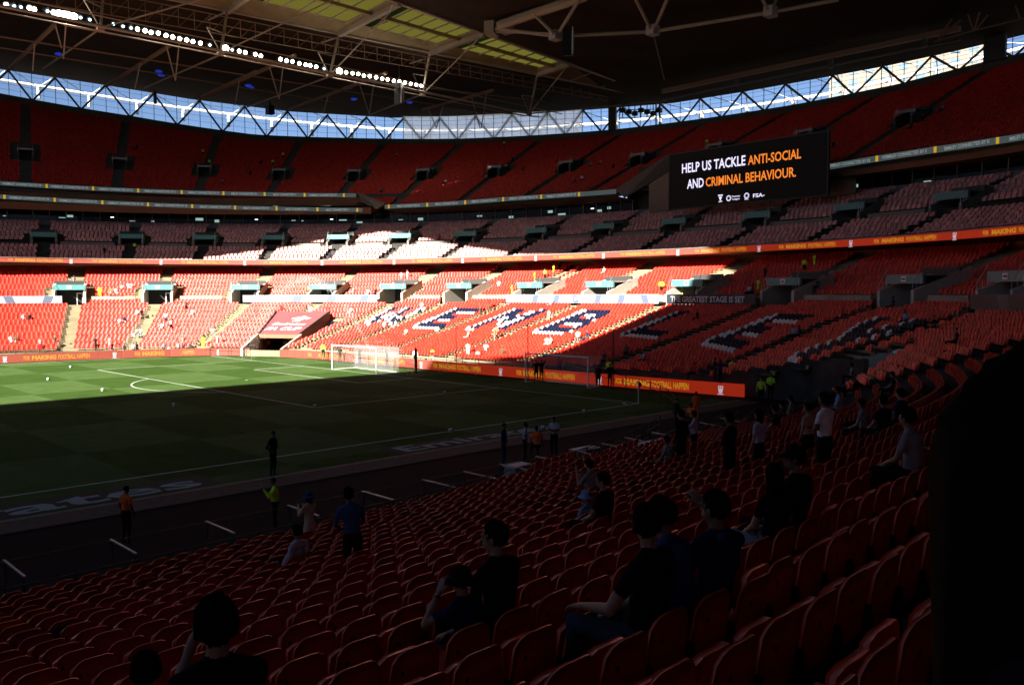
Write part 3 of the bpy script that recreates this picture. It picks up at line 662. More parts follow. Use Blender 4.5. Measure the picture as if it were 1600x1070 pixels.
# ---------------------------------------------------------------- balcony fronts, soffits, boxes
def boxes():
    mb = MB()                  # brown soffit of the top tier
    strip(mb, lambda s: P3(s, 44.3, 21.55), lambda s: P3(s, 49.3, 21.35), -64, -7.7); strip(mb, lambda s: P3(s, 44.3, 21.55), lambda s: P3(s, 49.3, 21.35), 10.8, 30.7)
    strip(mb, lambda s: P3(s, 44.3, 22.0), lambda s: P3(s, 49.3, 21.6), 31.8, S1)
    strip(mb, lambda s: P3(s, 44.35, 21.0), lambda s: P3(s, 44.35, 22.1), 31.8, S1)
    strip(mb, lambda s: P3(s, 44.35, 20.95), lambda s: P3(s, 44.35, 21.62), -64, -7.7)
    strip(mb, lambda s: P3(s, 49.3, 23.0), lambda s: P3(s, 49.3, 24.3), 31.8, S1)
    mb.build('top_tier_soffit', M_brown, kind='structure')
    mb = MB()
    strip(mb, lambda s: P3(s, 44.5, 22.3), lambda s: P3(s, 52, 22.3), 31.8, S1); strip(mb, lambda s: P3(s, 52, 22.3), lambda s: P3(s, 52, 25), 31.8, S1)
    strip(mb, lambda s: P3(s, 49.4, 24.35), lambda s: P3(s, 52, 24.35), 31.8, S1)
    strip(mb, lambda s: P3(s, 49.9, 18), lambda s: P3(s, 49.9, 21.8), -64, S1)
    strip(mb, lambda s: P3(s, 50.0, 18.2), lambda s: P3(s, 50.0, 22.8), -9, 12); strip(mb, lambda s: P3(s, 53.2, 21.5), lambda s: P3(s, 53.2, 26.8), -9, 12); strip(mb, lambda s: P3(s, 50.0, 22.8), lambda s: P3(s, 53.2, 22.8), -9, 12); strip(mb, lambda s: P3(s, 50.3, 21), lambda s: P3(s, 50.3, 25), 30, 35)
    mb.build('box_interior', M_tdark, kind='structure')
    # sloped concrete ends of the top tier
    def slope(pts, nm, lab):
        t = thing(nm, lab, 'concrete wall', pts[0]); mb = MB(); n = Vector(nrm(20)).to_3d()*.4
        mb.hexa([pts[0], pts[1], Vector(pts[1])+n, Vector(pts[0])+n, pts[3], pts[2], Vector(pts[2])+n, Vector(pts[3])+n]); mb.build('wall_face', mat('balcony_end_concrete', (.22, .17, .14), .8, .2, noise=.15), t)
    def q(px, py, d): s, z = ats(px, py, d); return P3(s, d, z)
    slope([q(566, 316, 49.3), q(588, 327, 44.3), q(601, 318, 44.3), q(558, 300, 49.3)], 'sloping_balcony_wall', 'short sloping concrete wall where the left balconies step down')
    slope([q(975, 309, 44.3), q(1047, 268, 50), q(1047, 239, 50), q(962, 296, 44.3)], 'sloping_balcony_wall', 'long sloping concrete wall rising to the big screen')
    slope([q(1014, 332, 46), q(1047, 329, 46), q(1047, 268, 46), q(1014, 288, 46)], 'recess_side_wall', 'brownish wall left of the big screen')
    slope([q(1290, 308, 45.5), q(1337, 301, 45.5), q(1337, 270, 45.5), q(1290, 275, 45.5)], 'recess_side_wall', 'pale curved wall stub right of the big screen')
    # glazed box fronts
    segs = [(-64, -48), (-48, -36), (-36, -24), (-24, -11)]+[(11+5*i, 16+5*i) for i in range(12)]
    for k, (a, b) in enumerate(segs):
        t = thing('glazed_box_front', '%s dark glazed hospitality front from the right above the club tier' % (ORD+['fourteenth', 'fifteenth', 'sixteenth'])[k].replace('leftmost', 'rightmost'), 'glazed front', P3(a, 49.2, 19.7), 'glazed hospitality fronts')
        mb = MB(); strip(mb, lambda s: P3(s, 49.1, 19.0), lambda s: P3(s, 49.1, 21.34 if b < 31 else 21.58), a, b); mb.build('glass', M_glassdark, t)
        for s in np.arange(a, b-.1, 1.25 if b < 60 else 2): mb = MB(); ubox(mb, s, 48.95, 49.05, -.05, .05, 19.6, 21.3); mb.build('mullion', M_grey, t)
        for j in range(2):
            s = a+(b-a)*random.uniform(.1, .9); w_ = random.uniform(.3, 1.4); z0 = 20.0+random.uniform(-.2, .4)
            mb = MB(); ubox(mb, s, 49.0, 49.06, 0, w_, z0, z0+random.uniform(.1, .5)); mb.build('lit_interior', M_room, t)
        if random.random() < .5:
            mb = MB(); ubox(mb, b-1, 48.98, 49.04, 0, .5, 20.5, 20.62); mb.build('interior_lamp', M_roomw, t)
    for k in range(9):
        s = 33+k*3.1; mb = MB(); mb.poly([P3(s, 51.8, 23.2), P3(s-.9*random.random()-.2, 51.8, 23.2), P3(s-.6, 51.8, 23.5), P3(s, 51.8, 23.55)])
        o = mb.build('lit_balcony_window', M_room if k % 3 else M_roomw); props(o, 'small lit window, %s from the right, in the dark left balcony' % ORD[k].replace('leftmost', 'first'), 'window', 'lit balcony windows')
boxes()
# ---------------------------------------------------------------- big screen
def screen():
    def q(px, py, d): s, z = ats(px, py, d); return Vector(P3(s, d, z))
    A = q(1046, 327, 41.); A.z = q(1046, 327, 41).z
    # right edge: put the far right corner so that the board is flat and faces the pitch
    B = q(1292, 307, 41.); TA = q(1046, 243, 41.); h = TA.z-A.z
    B.z = A.z; x = (B-A); wd = x.length
    t = thing('big_screen', 'huge black LED screen with white and orange message', 'video screen', A)
    up = Vector((0, 0, 1)); n = x.cross(up).normalized()*-1
    if n.dot(Vector(nrm(-1)).to_3d()) < 0: n = -n
    mb = MB(); f = lambda u, v, k=0: A+x*u+up*(h*v)+n*k
    mb.hexa([f(0, 0), f(1, 0), f(1, 0, .6), f(0, 0, .6), f(0, 1), f(1, 1), f(1, 1, .6), f(0, 1, .6)]); mb.build('screen_casing', M_scr, t)
    mb = MB()
    for u0, u1, v0, v1 in ((0, 1, -.02, 0), (0, 1, 1, 1.02), (-.006, 0, -.02, 1.02), (1, 1.006, -.02, 1.02)):
        mb.hexa([f(u0, v0, -.05), f(u1, v0, -.05), f(u1, v0, .2), f(u0, v0, .2), f(u0, v1, -.05), f(u1, v1, -.05), f(u1, v1, .2), f(u0, v1, .2)])
    mb.build('screen_frame', M_tdark, t)
    def uv(px, py):            # where a pixel's line of sight meets the screen plane
        d = Vector(pray(px, py)); o = Vector(CAM); k = (A-o).dot(n)/d.dot(n); p = o+d*k-A; return p.dot(x)/wd, p.z
    def word(txt, p0, p1, hpx, m, bold=.018):
        (u0, z0), (u1, z1) = uv(*p0), uv(*p1); ah = uv(p0[0], p0[1]-hpx)[1]-z0
        me = setm(fit(text_mesh(txt, 1, bold), abs(u1-u0), ah), m)
        put('lettering', me, None, basis(A+x.normalized()*(u0+u1)/2+up*((z0+z1)/2+ah/2)-n*.06, x, up), t)
    word('HELP US TACKLE', (1066, 272), (1165, 258), 15, M_scw)
    word('ANTI-SOCIAL', (1169, 258.5), (1252, 248), 15, M_sco)
    word('AND', (1074, 295.5), (1100, 292.5), 14.5, M_scw)
    word('CRIMINAL BEHAVIOUR.', (1103, 292), (1244, 277), 14.5, M_sco)
    word('FSA-', (1177, 309.5), (1195, 307), 6, M_scw)
    word('Premier\nLeague', (1144, 314), (1157, 312.5), 8, M_scw, .01)
    word('EFL', (1164, 313), (1170, 312), 2.6, M_scw, .01); word('#', (1123, 316.5), (1129, 316), 2.4, M_scw, .01)
    for px, py, k in ((1126, 310, 0), (1139, 310, 1), (1167, 306, 1)):
        u, z_ = uv(px, py); mb = MB()
        if k: 
            for i in range(14):
                a, b = 2*math.pi*i/14, 2*math.pi*(i+.7)/14
                mb.poly([(.38*math.cos(a), .38*math.sin(a), 0), (.38*math.cos(b), .38*math.sin(b), 0), (.2*math.cos(b), .2*math.sin(b), 0), (.2*math.cos(a), .2*math.sin(a), 0)])
        else:
            mb.poly([(-.35, .45, 0), (-.35, .3, 0), (.35, .3, 0), (.35, .45, 0)]); mb.poly([(-.25, .2, 0), (0, -.4, 0), (.25, .2, 0)])
        put('emblem', setm(mb.build('emblem', mesh_only=True), M_scw), None, basis(A+x.normalized()*u+up*z_-n*.06, x, up), t)
screen()
# ================================================================ glazing ring
APX = [(-62, 97), (13, 112), (86, 122), (165, 135), (240, 147), (312, 158), (382, 167), (449, 174), (511, 180), (572, 184), (630, 186), (687, 185), (742, 182), (800, 179), (855, 177), (910, 175), (968, 171), (1032, 163), (1093, 152), (1159, 140), (1226, 127), (1300, 115), (1378, 98), (1455, 82), (1545, 60), (1625, 44)]
def clear_glass():
    m = bpy.data.materials.new('clear_pane'); m.use_nodes = True; t = m.node_tree; t.nodes.clear()
    o = t.nodes.new('ShaderNodeOutputMaterial'); a = t.nodes.new('ShaderNodeBsdfTransparent'); a.inputs[0].default_value = (.93, .96, .97, 1); g = t.nodes.new('ShaderNodeBsdfGlossy'); g.inputs['Roughness'].default_value = .1
    x = t.nodes.new('ShaderNodeMixShader'); x.inputs[0].default_value = .06
    t.links.new(a.outputs[0], x.inputs[1]); t.links.new(g.outputs[0], x.inputs[2]); t.links.new(x.outputs[0], o.inputs[0]); return m
def frosted(nm, col, tr=.15):
    m = bpy.data.materials.new(nm); m.use_nodes = True; t = m.node_tree; t.nodes.clear()
    o = t.nodes.new('ShaderNodeOutputMaterial'); a = t.nodes.new('ShaderNodeBsdfTranslucent'); a.inputs[0].default_value = (*col, 1); b = t.nodes.new('ShaderNodeBsdfTransparent')
    x = t.nodes.new('ShaderNodeMixShader'); x.inputs[0].default_value = tr
    t.links.new(a.outputs[0], x.inputs[1]); t.links.new(b.outputs[0], x.inputs[2]); t.links.new(x.outputs[0], o.inputs[0]); return m
def glazing():
    A = [ats(px, py, 85)[0] for px, py in APX]; cg = clear_glass(); fr = frosted('frosted_pane', (.95, .97, .98), .2)
    t = thing('glazed_clerestory', 'curved band of windows with dark V braces between top tier and roof', 'window band', P3(20, 85, 40))
    for k, (a, b) in enumerate(zip(A[:-1], A[1:])):
        m_ = (a+b)/2
        mb = MB(); mb.bar(P3(a, 85.3, zT(a)+.1), P3(m_, 85.3, zG(m_)-.2), .2, n=6); mb.bar(P3(b, 85.3, zT(b)+.1), P3(m_, 85.3, zG(m_)-.2), .2, n=6); mb.build('brace', M_brace, t)
        mb = MB()
        for s in (a, a+(b-a)*.25, m_, a+(b-a)*.75):
            r = .07 if s in (a, m_) else .035
            mb.bar(P3(s, 84.95, zG(s)-.1), P3(s, 84.95, zT(s)+.3), r, n=4)
        for fz in (.22, .44, .66, .88):
            mb.bar(P3(a, 84.95, zG(a)+fz*(zT(a)-zG(a))), P3(m_, 84.95, zG(m_)+fz*(zT(m_)-zG(m_))), .03, n=4); mb.bar(P3(m_, 84.95, zG(m_)+fz*(zT(m_)-zG(m_))), P3(b, 84.95, zG(b)+fz*(zT(b)-zG(b))), .03, n=4)
        mb.build('glazing_bar', M_tdark, t)
        f = 10 <= k <= 14
        for p, q in ((a, m_), (m_, b)):
            mb = MB(); mb.poly([P3(p, 85, zG(p)-.2), P3(q, 85, zG(q)-.2), P3(q, 85, zT(q)+.4), P3(p, 85, zT(p)+.4)]); mb.build('pane', fr if f else cg, t)
    mb = MB(); ss = np.linspace(-64, S1, 80)
    for p, q in zip(ss[:-1], ss[1:]): mb.bar(P3(p, 84.8, zG(p)-.15), P3(q, 84.8, zG(q)-.15), .14, n=4)
    mb.build('sill_rail', M_tdark, t)
    # dark piers
    for px, py, w_, lab in ((957, 195, 1.6, 'dark pier in the window band left of the speaker cluster'), (1555, 75, 3.0, 'broad dark pier in the window band at far right'), (243, 158, .5, 'narrow black box hanging in the left window band')):
        s, z = ats(px, py, 84.4); mb = MB(); ubox(mb, s, 84.1, 84.7, -w_/2, w_/2, (zG(s)-.3 if w_ > 1 else z-.6), zT(s)+.6); o = mb.build('pier', M_tdark); props(o, lab, 'pier')
    # outer ring seen through the glass
    t = thing('outer_ring_beam', 'white tubular ring beam outside the window band', 'ring beam', P3(30, 92, 43))
    R_pts = [(-80, 113), (0, 125), (100, 141), (200, 157), (300, 171), (400, 184), (500, 194), (600, 202), (660, 205), (800, 203), (940, 193), (1040, 183), (1160, 168), (1290, 148), (1400, 124), (1600, 75)]
    pts = [P3(*(lambda r: (r[0], 93, r[1]))(ats(px, py, 93))) for px, py in R_pts]
    mb = MB()
    for a, b in zip(pts[:-1], pts[1:]): mb.bar(a, b, .3, n=8)
    mb.build('ring_tube', M_wpaint, t)
    mb = MB()
    for a in A:
        s = a; z = float(np.interp(s, [ats(px, py, 93)[0] for px, py in R_pts][::-1], [p[2] for p in pts][::-1]))
        mb.bar(P3(s+1.2, 93, z), P3(s, 86.5, zT(s)+.6), .12, n=5); mb.bar(P3(s+1.2, 93, z), P3(s+1.2, 93, z-2.4), .35, n=6); mb.bar(P3(s+1.2, 93, z), P3(s+3, 86.5, zT(s+3)+.6), .08, n=5)
    mb.build('ring_strut', M_wpaint, t)
    # buildings beyond the right-hand windows
    def bld(pxa, pxb, ztop, dist, lab, nfl, ncol):
        a = Vector(CAM)+Vector(pray(pxa, 120)).normalized()*dist; b = Vector(CAM)+Vector(pray(pxb, 120)).normalized()*dist; a.z = b.z = 0
        t = thing('building', lab, 'building', a); x = b-a; n = Vector((x.y, -x.x, 0)).normalized()
        if n.dot(a-Vector(CAM)) < 0: n = -n
        mb = MB(); g = n*18; mb.hexa([a, b, b+g, a+g]+[v+Vector((0, 0, ztop)) for v in (a, b, b+g, a+g)]); mb.build('wall', mat('cream_cladding', (.24, .20, .16), .8, noise=.08), t)
        wm = setm_box = None
        for i in range(ncol):
            for j in range(nfl):
                u0 = (i+.2)/ncol; u1 = (i+.75)/ncol; z0 = ztop-1.2-3.4*(j+.8); z1 = z0+1.9
                mb = MB(); p, q = a+x*u0-n*.1, a+x*u1-n*.1; v = Vector((0, 0, 1))
                mb.hexa([p+v*z0, q+v*z0, q+n*.3+v*z0, p+n*.3+v*z0, p+v*z1, q+v*z1, q+n*.3+v*z1, p+n*.3+v*z1]); mb.build('window', mat('blue_window_glass', (.10, .16, .22), .2), t)
    bld(1296, 1535, 82, 300, 'cream apartment block with dark windows beyond the right window band', 6, 9)
    bld(905, 965, 58, 300, 'small peach building beyond the window band left of the pier', 3, 3)
glazing()
# ================================================================ roof
HOLE = [(-142., .5), (-98., .0), (-96.5, -.5), (-93, -11), (-62, -11.5), (-45.5, -10.5), (-41.5, -3), (-39, 13), (-38.4, 27), (-35, 37), (-32, 48), (-30, 57), (-28, 64), (-41, 68), (-54, 71), (-65, 72), (-75, 76), (-90, 81), (-142, 92)]
ZH = 52.
def adj(p):                     # the outline above was shaped to cast the shadow edges for a reference sun slope of (2, .6, -1); move it to the real one
    k = 40.; return p
def project_back(pts3):
    out = []
    for x, y, z in pts3:
        k = (ZH-z)/-SUN[2]; out.append((x-SUN[0]*k, y-SUN[1]*k))
    return out
EDGE = [(-44, 30, 0), (5, 30, 0), (6.5, 29, .3)]+[P3(-9, .3, 1), P3(-12.8, 2, 1.85), P3(-11.9, 15, 5.1), P3(-12.2, 21, 7), P3(-12, 30.3, 10.2), P3(-9, 30, 12.75), P3(5, 30, 12.8), P3(15, 31, 13.1), P3(20.4, 34.7, 14), P3(25.2, 37.7, 15.6), P3(28.4, 40.7, 16.9), P3(30.8, 43.4, 18), P3(34.7, 39.4, 16.1), P3(38.9, 35.5, 14.5), P3(43, 31.5, 13.4), P3(48, 30.5, 13), P3(60, 30, 12.95), P3(68, 30, 13)]
HOLE = project_back(EDGE)  # unseen roof opening, outlined so that its sunlight ends at these edges
hx0 = min(p[0] for p in HOLE)
HOLE = [(-150., HOLE[0][1])]+HOLE+[(-150., HOLE[-1][1]+8)]
PA, PD = Vector(atz(355, 17, 50)), Vector(atz(1030, 155, 44.6))      # outer edge of the translucent panel strip
QA, QD = Vector(atz(612, 0, 50)), Vector(atz(1030, 149, 44.8))       # inner edge
dirP = (PD-PA).normalized(); dirQ = (QD-QA).normalized()
PA0 = PA-dirP*45; QA0 = QA-dirQ*50
def on_line(A, D, px):          # the point of 3D line A-D seen in pixel column px
    lo, hi = -2., 1.2
    def col(t):
        p = A+(D-A)*t; v = np.array(p)-CAM; return 800+FPX*(v@R_)/(v@F_)
    for _ in range(50):
        m = (lo+hi)/2
        if col(m) < px: lo = m
        else: hi = m
    return A+(D-A)*lo
def roof():
    outer = []; n = 64
    for i in range(n):
        s = BL*i/n; sg = s if s < BL/2 else s-BL
        z = zT(sg)+.35 if -60 < sg < 70 else 46.5
        outer.append(P3(s, 86.5, z))
    hole1 = [(x, y, ZH) for x, y in HOLE]
    hole2 = [tuple(on_line(PA, PD, -40)), tuple(on_line(PA, PD, 840)), tuple(on_line(QA, QD, 890)), tuple(on_line(QA, QD, 120))]
    loops = [outer, hole1, hole2]; allv = [v for L in loops for v in L]
    edges = []; base = 0
    for L in loops: edges += [(base+i, base+(i+1) % len(L)) for i in range(len(L))]; base += len(L)
    r = delaunay_2d_cdt([Vector(v[:2]) for v in allv], edges, [], 0, 1e-5)
    def inside(p, poly):
        c = False
        for i in range(len(poly)):
            x0, y0 = poly[i][:2]; x1, y1 = poly[i-1][:2]
            if (y0 > p[1]) != (y1 > p[1]) and p[0] < (x1-x0)*(p[1]-y0)/(y1-y0)+x0: c = not c
        return c
    mb = MB(); vz = []
    for i, v in enumerate(r[0]):
        o = r[3][i]; vz.append((v.x, v.y, allv[o[0]][2] if o else ZH))
    fs = []
    for f in r[2]:
        c = sum((Vector(r[0][i]) for i in f), Vector((0, 0)))/len(f)
        if inside(c, outer) and not inside(c, hole1) and not inside(c, hole2): fs.append(tuple(f))
    mb.mesh(vz, fs); mb.mesh([(x, y, z+1.2) for x, y, z in vz], fs)
    mb.build('roof_deck', M_soffit, kind='structure')
    # translucent strip
    t = thing('translucent_roof_strip', 'sloping roof strip of glowing yellow-green translucent panels between brown beams', 'roof panels', PA)
    pxs = [120, 240, 355, 530, 672, 840]; qxs = [440, 530, 624, 757, 890]
    lows = [on_line(PA, PD, p) for p in (-40, 150, 355, 530, 672, 840)]; ups = [on_line(QA, QD, p) for p in (120, 300, 455, 624, 757, 890)]
    up = Vector((0, 0, 1)); pm = frosted('yellow_translucent_panel', (.066, .062, .010), 0)
    tr = pm.node_tree.nodes; 
    bm_ = mat('tan_roof_beam', (.22, .16, .085), .7, .2, noise=.12, nscale=.5)  # one even tan for the strip's beams and edge boards
    for k in range(5):
        a, b, c, d = lows[k], lows[k+1], ups[k+1], ups[k]
        f = lambda u, v: (a*(1-u)+b*u)*(1-v)+(d*(1-u)+c*u)*v
        nu, nv = 6, 2
        mb = MB(); mb.poly([f(0, .0)+up*1.3, f(1, 0)+up*1.3, f(1, .255)+up*1.3, f(0, .255)+up*1.3]); mb.poly([f(0, .955)+up*1.3, f(1, .955)+up*1.3, f(1, 1)+up*1.3, f(0, 1)+up*1.3]); mb.poly([f(0, .255)+up*1.3, f(.065, .255)+up*1.3, f(.065, .955)+up*1.3, f(0, .955)+up*1.3]); mb.poly([f(.935, .255)+up*1.3, f(1, .255)+up*1.3, f(1, .955)+up*1.3, f(.935, .955)+up*1.3]); mb.build('sun_leak_sheet', M_soffit, t)  # opaque sheets added round the panels to stop sun leaking through
        for i in range(nu):
            for j in range(nv):
                u0, u1 = .06+.88*i/nu, .06+.88*(i+.999)/nu; v0, v1 = .25+.71*j/nv, .25+.71*(j+.999)/nv
                mb = MB(); mb.poly([f(u0, v0)+up*.5, f(u1, v0)+up*.5, f(u1, v1)+up*.5, f(u0, v1)+up*.5]); mb.build('translucent_panel', pm, t)
        mb = MB()
        for i in range(nu+1):
            u = .06+.88*(i-.04)/nu; mb.bar(f(u, .22)+up*.3, f(u, .99)+up*.3, .13, n=4)
        mb.build('purlin', M_truss, t, kind='stuff')
        mb = MB(); mb.bar(f(.03, .60)+up*.1, f(.97, .60)+up*.1, .35, n=4); mb.build('mid_beam', bm_, t)
        # edge fascia: wide inclined board along the low edge
        mb = MB(); mb.poly([f(0.02, 0), f(.99, 0), f(.97, .2)+up*.9, f(.04, .2)+up*.9]); mb.poly([f(.04, .2)+up*.9, f(.97, .2)+up*.9, f(.97, .25)+up*.5, f(.04, .25)+up*.5]); mb.build('edge_board', bm_, t)
        for q0, q1 in ((b, c),):
            mb = MB(); mb.bar(q0-up*.2, q1-up*.2, .5, n=4); mb.build('cross_beam', M_truss, t)
            e = (a-b).normalized()*2.0; e2 = (d-c).normalized()*2.0
            mb = MB(); mb.poly([q0+up*.05, q1+up*.05, q1+e2+up*.9, q0+e+up*.9]); mb.build('cross_beam_side', bm_, t)
            mb = MB(); mb.poly([q0+up*.05, q1+up*.05, q1-e2*.8+up*.9, q0-e*.8+up*.9]); mb.build('cross_beam_side', bm_, t)
    mb = MB(); mb.bar(PA0, PD, .28, n=6); mb.build('low_edge_beam', M_truss, t)
    mb = MB(); mb.bar(QA0, QD, .42, n=4); mb.build('inner_edge_beam', M_truss, t)
    mb = MB(); mb.poly([lows[5], PD, QD, ups[5]]); mb.build('end_board', mat('end_soffit', (.16, .09, .05), .8, .2), t)
    for i in range(1, 4):
        u = i/4; mb = MB(); mb.bar(lows[5].lerp(PD, u)-up*.05, ups[5].lerp(QD, u)-up*.05, .1, n=4); mb.build('end_rib', M_truss, t)
    # ---- floodlight truss
    Z = 42.; N = [Vector(atz(px, py, Z)) for px, py in ((157, 44), (345, 83), (515, 118), (660, 148), (827, 178))]
    N = [N[0]-(N[1]-N[0])]+N
    t = thing('roof_truss', 'long pale floodlight truss hanging under the left roof', 'roof truss', N[2])
    mb = MB(); mb.bar(N[0]-(N[1]-N[0])*1.5, N[-1], .2, n=8); mb.build('bottom_chord', M_truss, t)
    mb = MB(); o = Vector((0, -1.2, .9)); mb.bar(N[0]-(N[1]-N[0])*1.5+o, N[-1]+Vector((8, -1.2, .9)), .09, n=5); mb.build('lamp_rail', M_truss, t)
    mb = MB(); o = Vector((0, 1.6, -.2)); mb.bar(N[0]-(N[1]-N[0])*1.5+o, N[-1]+o, .1, n=5); mb.build('rear_rail', M_truss, t)
    U = [None]+[on_line(PA, PD, p) for p in (162, 355, 530, 672, 840)]
    D = [None]+[on_line(QA, QD, p) for p in (480, 560, 624, 757, 890)]
    for k in range(1, 6):
        mb = MB(); mb.bar(N[k], U[k], .2, n=6); mb.build('post', M_truss, t)
        mb = MB(); mb.bar(N[k], D[k], .11, n=6); mb.build('diagonal', M_truss, t)
        mb = MB(); q = N[k]+Vector((-2, 0, 3.2)); mb.bar(N[k], q, .1, n=5); mb.bar(q, N[k]+(U[k]-N[k])*.45, .08, n=5); mb.build('stay', M_truss, t)
        mb = MB(); mb.box(N[k], (.9, .6, .6)); mb.build('node_plate', M_truss, t)
    # lesser members (rafters, hangers, purlins) traced as straight steel tubes at their own heights
    def tube(px0, py0, z0, px1, py1, z1, r, m, nm, lab, cat='roof steel', grp=None):
        mb = MB(); mb.bar(atz(px0, py0, z0), atz(px1, py1, z1), r, n=6); return mb.build(nm, m)
    t = thing('roof_grid', 'brown grid of purlins, rafters and hangers under the dark left roof', 'roof grid', atz(400, 140, 44))
    def sub(nm, lines, r, m=M_truss):
        for (a, b, za, zb) in lines:
            mb = MB(); mb.bar(atz(*a, za), atz(*b, zb), r, n=5); mb.build(nm, m, t)
    mt = mat('brown_roof_steel', (.20, .12, .08), .7, .2)
    sub('purlin', [((-30, 53), (692, 166), 44, 44), ((692, 166), (900, 190), 44, 43.5), ((-30, 70), (520, 160), 44.5, 44), ((100, 40), (560, 125), 43, 43), ((560, 125), (860, 160), 43, 43)], .12, mt)
    sub('rafter', [((85, 40), (15, 107), 44, 47), ((265, 72), (165, 135), 44, 46), ((400, 112), (315, 152), 44, 45), ((461, 87), (315, 153), 44, 45), ((604, 114), (450, 172), 44, 45), ((771, 141), (660, 172), 44, 44.6)], .32, mt)
    sub('brace_tube', [((157, 45), (67, 108), 43, 46), ((344, 86), (225, 138), 43, 45.5), ((515, 120), (385, 168), 43, 45), ((659, 148), (577, 180), 43, 44), ((827, 178), (1040, 158), 43, 43.6), ((352, 20), (325, 32), 49, 49), ((532, 57), (500, 68), 49, 48), ((672, 89), (640, 100), 48, 47)], .14)
    sub('hanger', [((54, 69), (51, 111), 44, 41), ((103, 36), (99, 92), 43.5, 41), ((219, 100), (211, 138), 44, 41.5), ((280, 66), (274, 126), 43.5, 41), ((374, 126), (367, 165), 44, 41.5), ((443, 98), (436, 155), 43.5, 41), ((513, 148), (505, 178), 44, 41.8), ((585, 124), (577, 179), 43.5, 41), ((692, 166), (682, 200), 43.8, 41), ((760, 146), (752, 200), 43.5, 40.5), ((87, 42), (96, 75), 43.5, 42), ((260, 73), (274, 126), 43.5, 41), ((421, 105), (436, 155), 43.5, 41), ((562, 132), (577, 179), 43.5, 41), ((737, 153), (750, 200), 43.5, 40.5), ((670, 172), (682, 200), 43.8, 41)], .1)
    # dark service gantry between floodlights and strip
    t = thing('service_gantry', 'dark lattice gantry running above the floodlights', 'gantry', atz(500, 80, 46))
    g0, g1 = Vector(atz(60, 5, 45.5)), Vector(atz(950, 158, 44.2)); n = 44
    for dz in (0, 1.5, 3.0):
        mb = MB(); mb.bar(g0+up*dz, g1+up*dz*.5, .09, n=4); mb.build('rail', mt, t)
    mb = MB()
    for i in range(n+1):
        u = i/n; p = g0.lerp(g1, u); h = 3.0-1.5*u; mb.bar(p, p+up*h, .06, n=4)
        if i < n: q = g0.lerp(g1, (i+1)/n); mb.bar(p, q+up*h*.9, .045, n=4)
    mb.build('lattice', mt, t, kind='stuff')
    # ---- right-hand members
    t = thing('arch_truss', 'heavy pale tubular truss with V struts crossing the dark roof', 'roof truss', atz(1020, 50, 44))
    ch = [(775, 45, 46.5), (868, 57, 44), (1019, 50, 44), (1203, 20, 44), (1310, 0, 44)]
    for (a, b, za), (c, d, zc) in zip(ch[:-1], ch[1:]):
        mb = MB(); mb.bar(atz(a, b, za), atz(c, d, zc), .26, n=8); mb.build('chord', M_truss, t)
    mb = MB(); mb.bar(atz(780, 40, 46.8), atz(915, -6, 47.5), .7, n=8); mb.build('upper_chord', M_truss, t)
    mb = MB(); mb.bar(atz(775, 50, 46.2), atz(868, 53, 44.2), .16, n=6); mb.build('tie_rod', M_truss, t)
    for a in (((835, 23), (865, 53), 46.8, 44), ((905, 0), (874, 50), 47, 44), ((993, -2), (1017, 47), 47, 44), ((1044, -4), (1022, 47), 47, 44), ((1190, -4), (1200, 17), 46, 44), ((1216, -6), (1206, 17), 46, 44)):
        mb = MB(); mb.bar(atz(*a[0], a[2]), atz(*a[1], a[3]), .24, n=6); mb.build('strut', M_truss, t)
    for p in ((868, 56), (1020, 48), (1204, 19)):
        c = Vector(atz(*p, 44)); mb = MB(); mb.box(c, (1.5, 1.3, 1.3)); mb.build('node_casting', mat('grey_node_casting', (.36, .33, .36), .6), t)
    c = Vector(atz(768, 46, 46.8)); mb = MB(); mb.box(c, (2.6, 1.5, 1.8), rz=.5); mb.box(c+Vector((1.9, -1.3, .2)), (1.5, 1.6, 1.4), rz=.2); mb.build('end_casting', M_truss, t)
    t = thing('end_roof_beam', 'long brown box beam above the right-hand window band', 'roof beam', atz(1200, 113, 44))
    e0, e1 = Vector(atz(1035, 143, 44)), Vector(atz(1500, 45, 44))
    mb = MB(); mb.bar(e0, e1, .5, n=4); mb.build('box_beam', mat('brown_box_beam', (.22, .12, .08), .6, .3), t)
    mb = MB(); mb.bar(atz(1057, 118, 46), atz(1500, 20, 46), .16, n=5); mb.build('tie', mt, t)
    mb = MB(); mb.bar(atz(1035, 156, 43), atz(1500, 62, 43), .22, n=4); mb.build('lower_beam', M_brace, t)
    for px, py in ((1151, 124), (1298, 96), (1445, 62)):
        c = Vector(atz(px, py, 43.6)); mb = MB(); mb.box(c, (.6, .6, 2.2)); mb.build('bracket', M_brace, t)
    mb = MB(); mb.bar(atz(1022, 58, 44), atz(1038, 125, 45), .1, n=5); mb.build('drop_cable', mt, t)
    t = thing('corner_truss', 'dim V-braced roof truss in the top right corner', 'roof truss', atz(1465, 60, 43))
    for a in (((1512, -4), (1465, 62), 47, 43), ((1540, -4), (1467, 63), 47, 43), ((1538, -4), (1522, 48), 46.5, 43), ((1508, 10), (1521, 48), 46, 43), ((1566, -4), (1524, 48), 47, 43), ((1582, -4), (1594, 31), 46, 43), ((1460, 66), (1523, 48), 43, 43), ((1523, 48), (1640, 20), 43, 43)):
        mb = MB(); mb.bar(atz(*a[0], a[2]), atz(*a[1], a[3]), .12, n=5); mb.build('tube', mt, t)
roof()
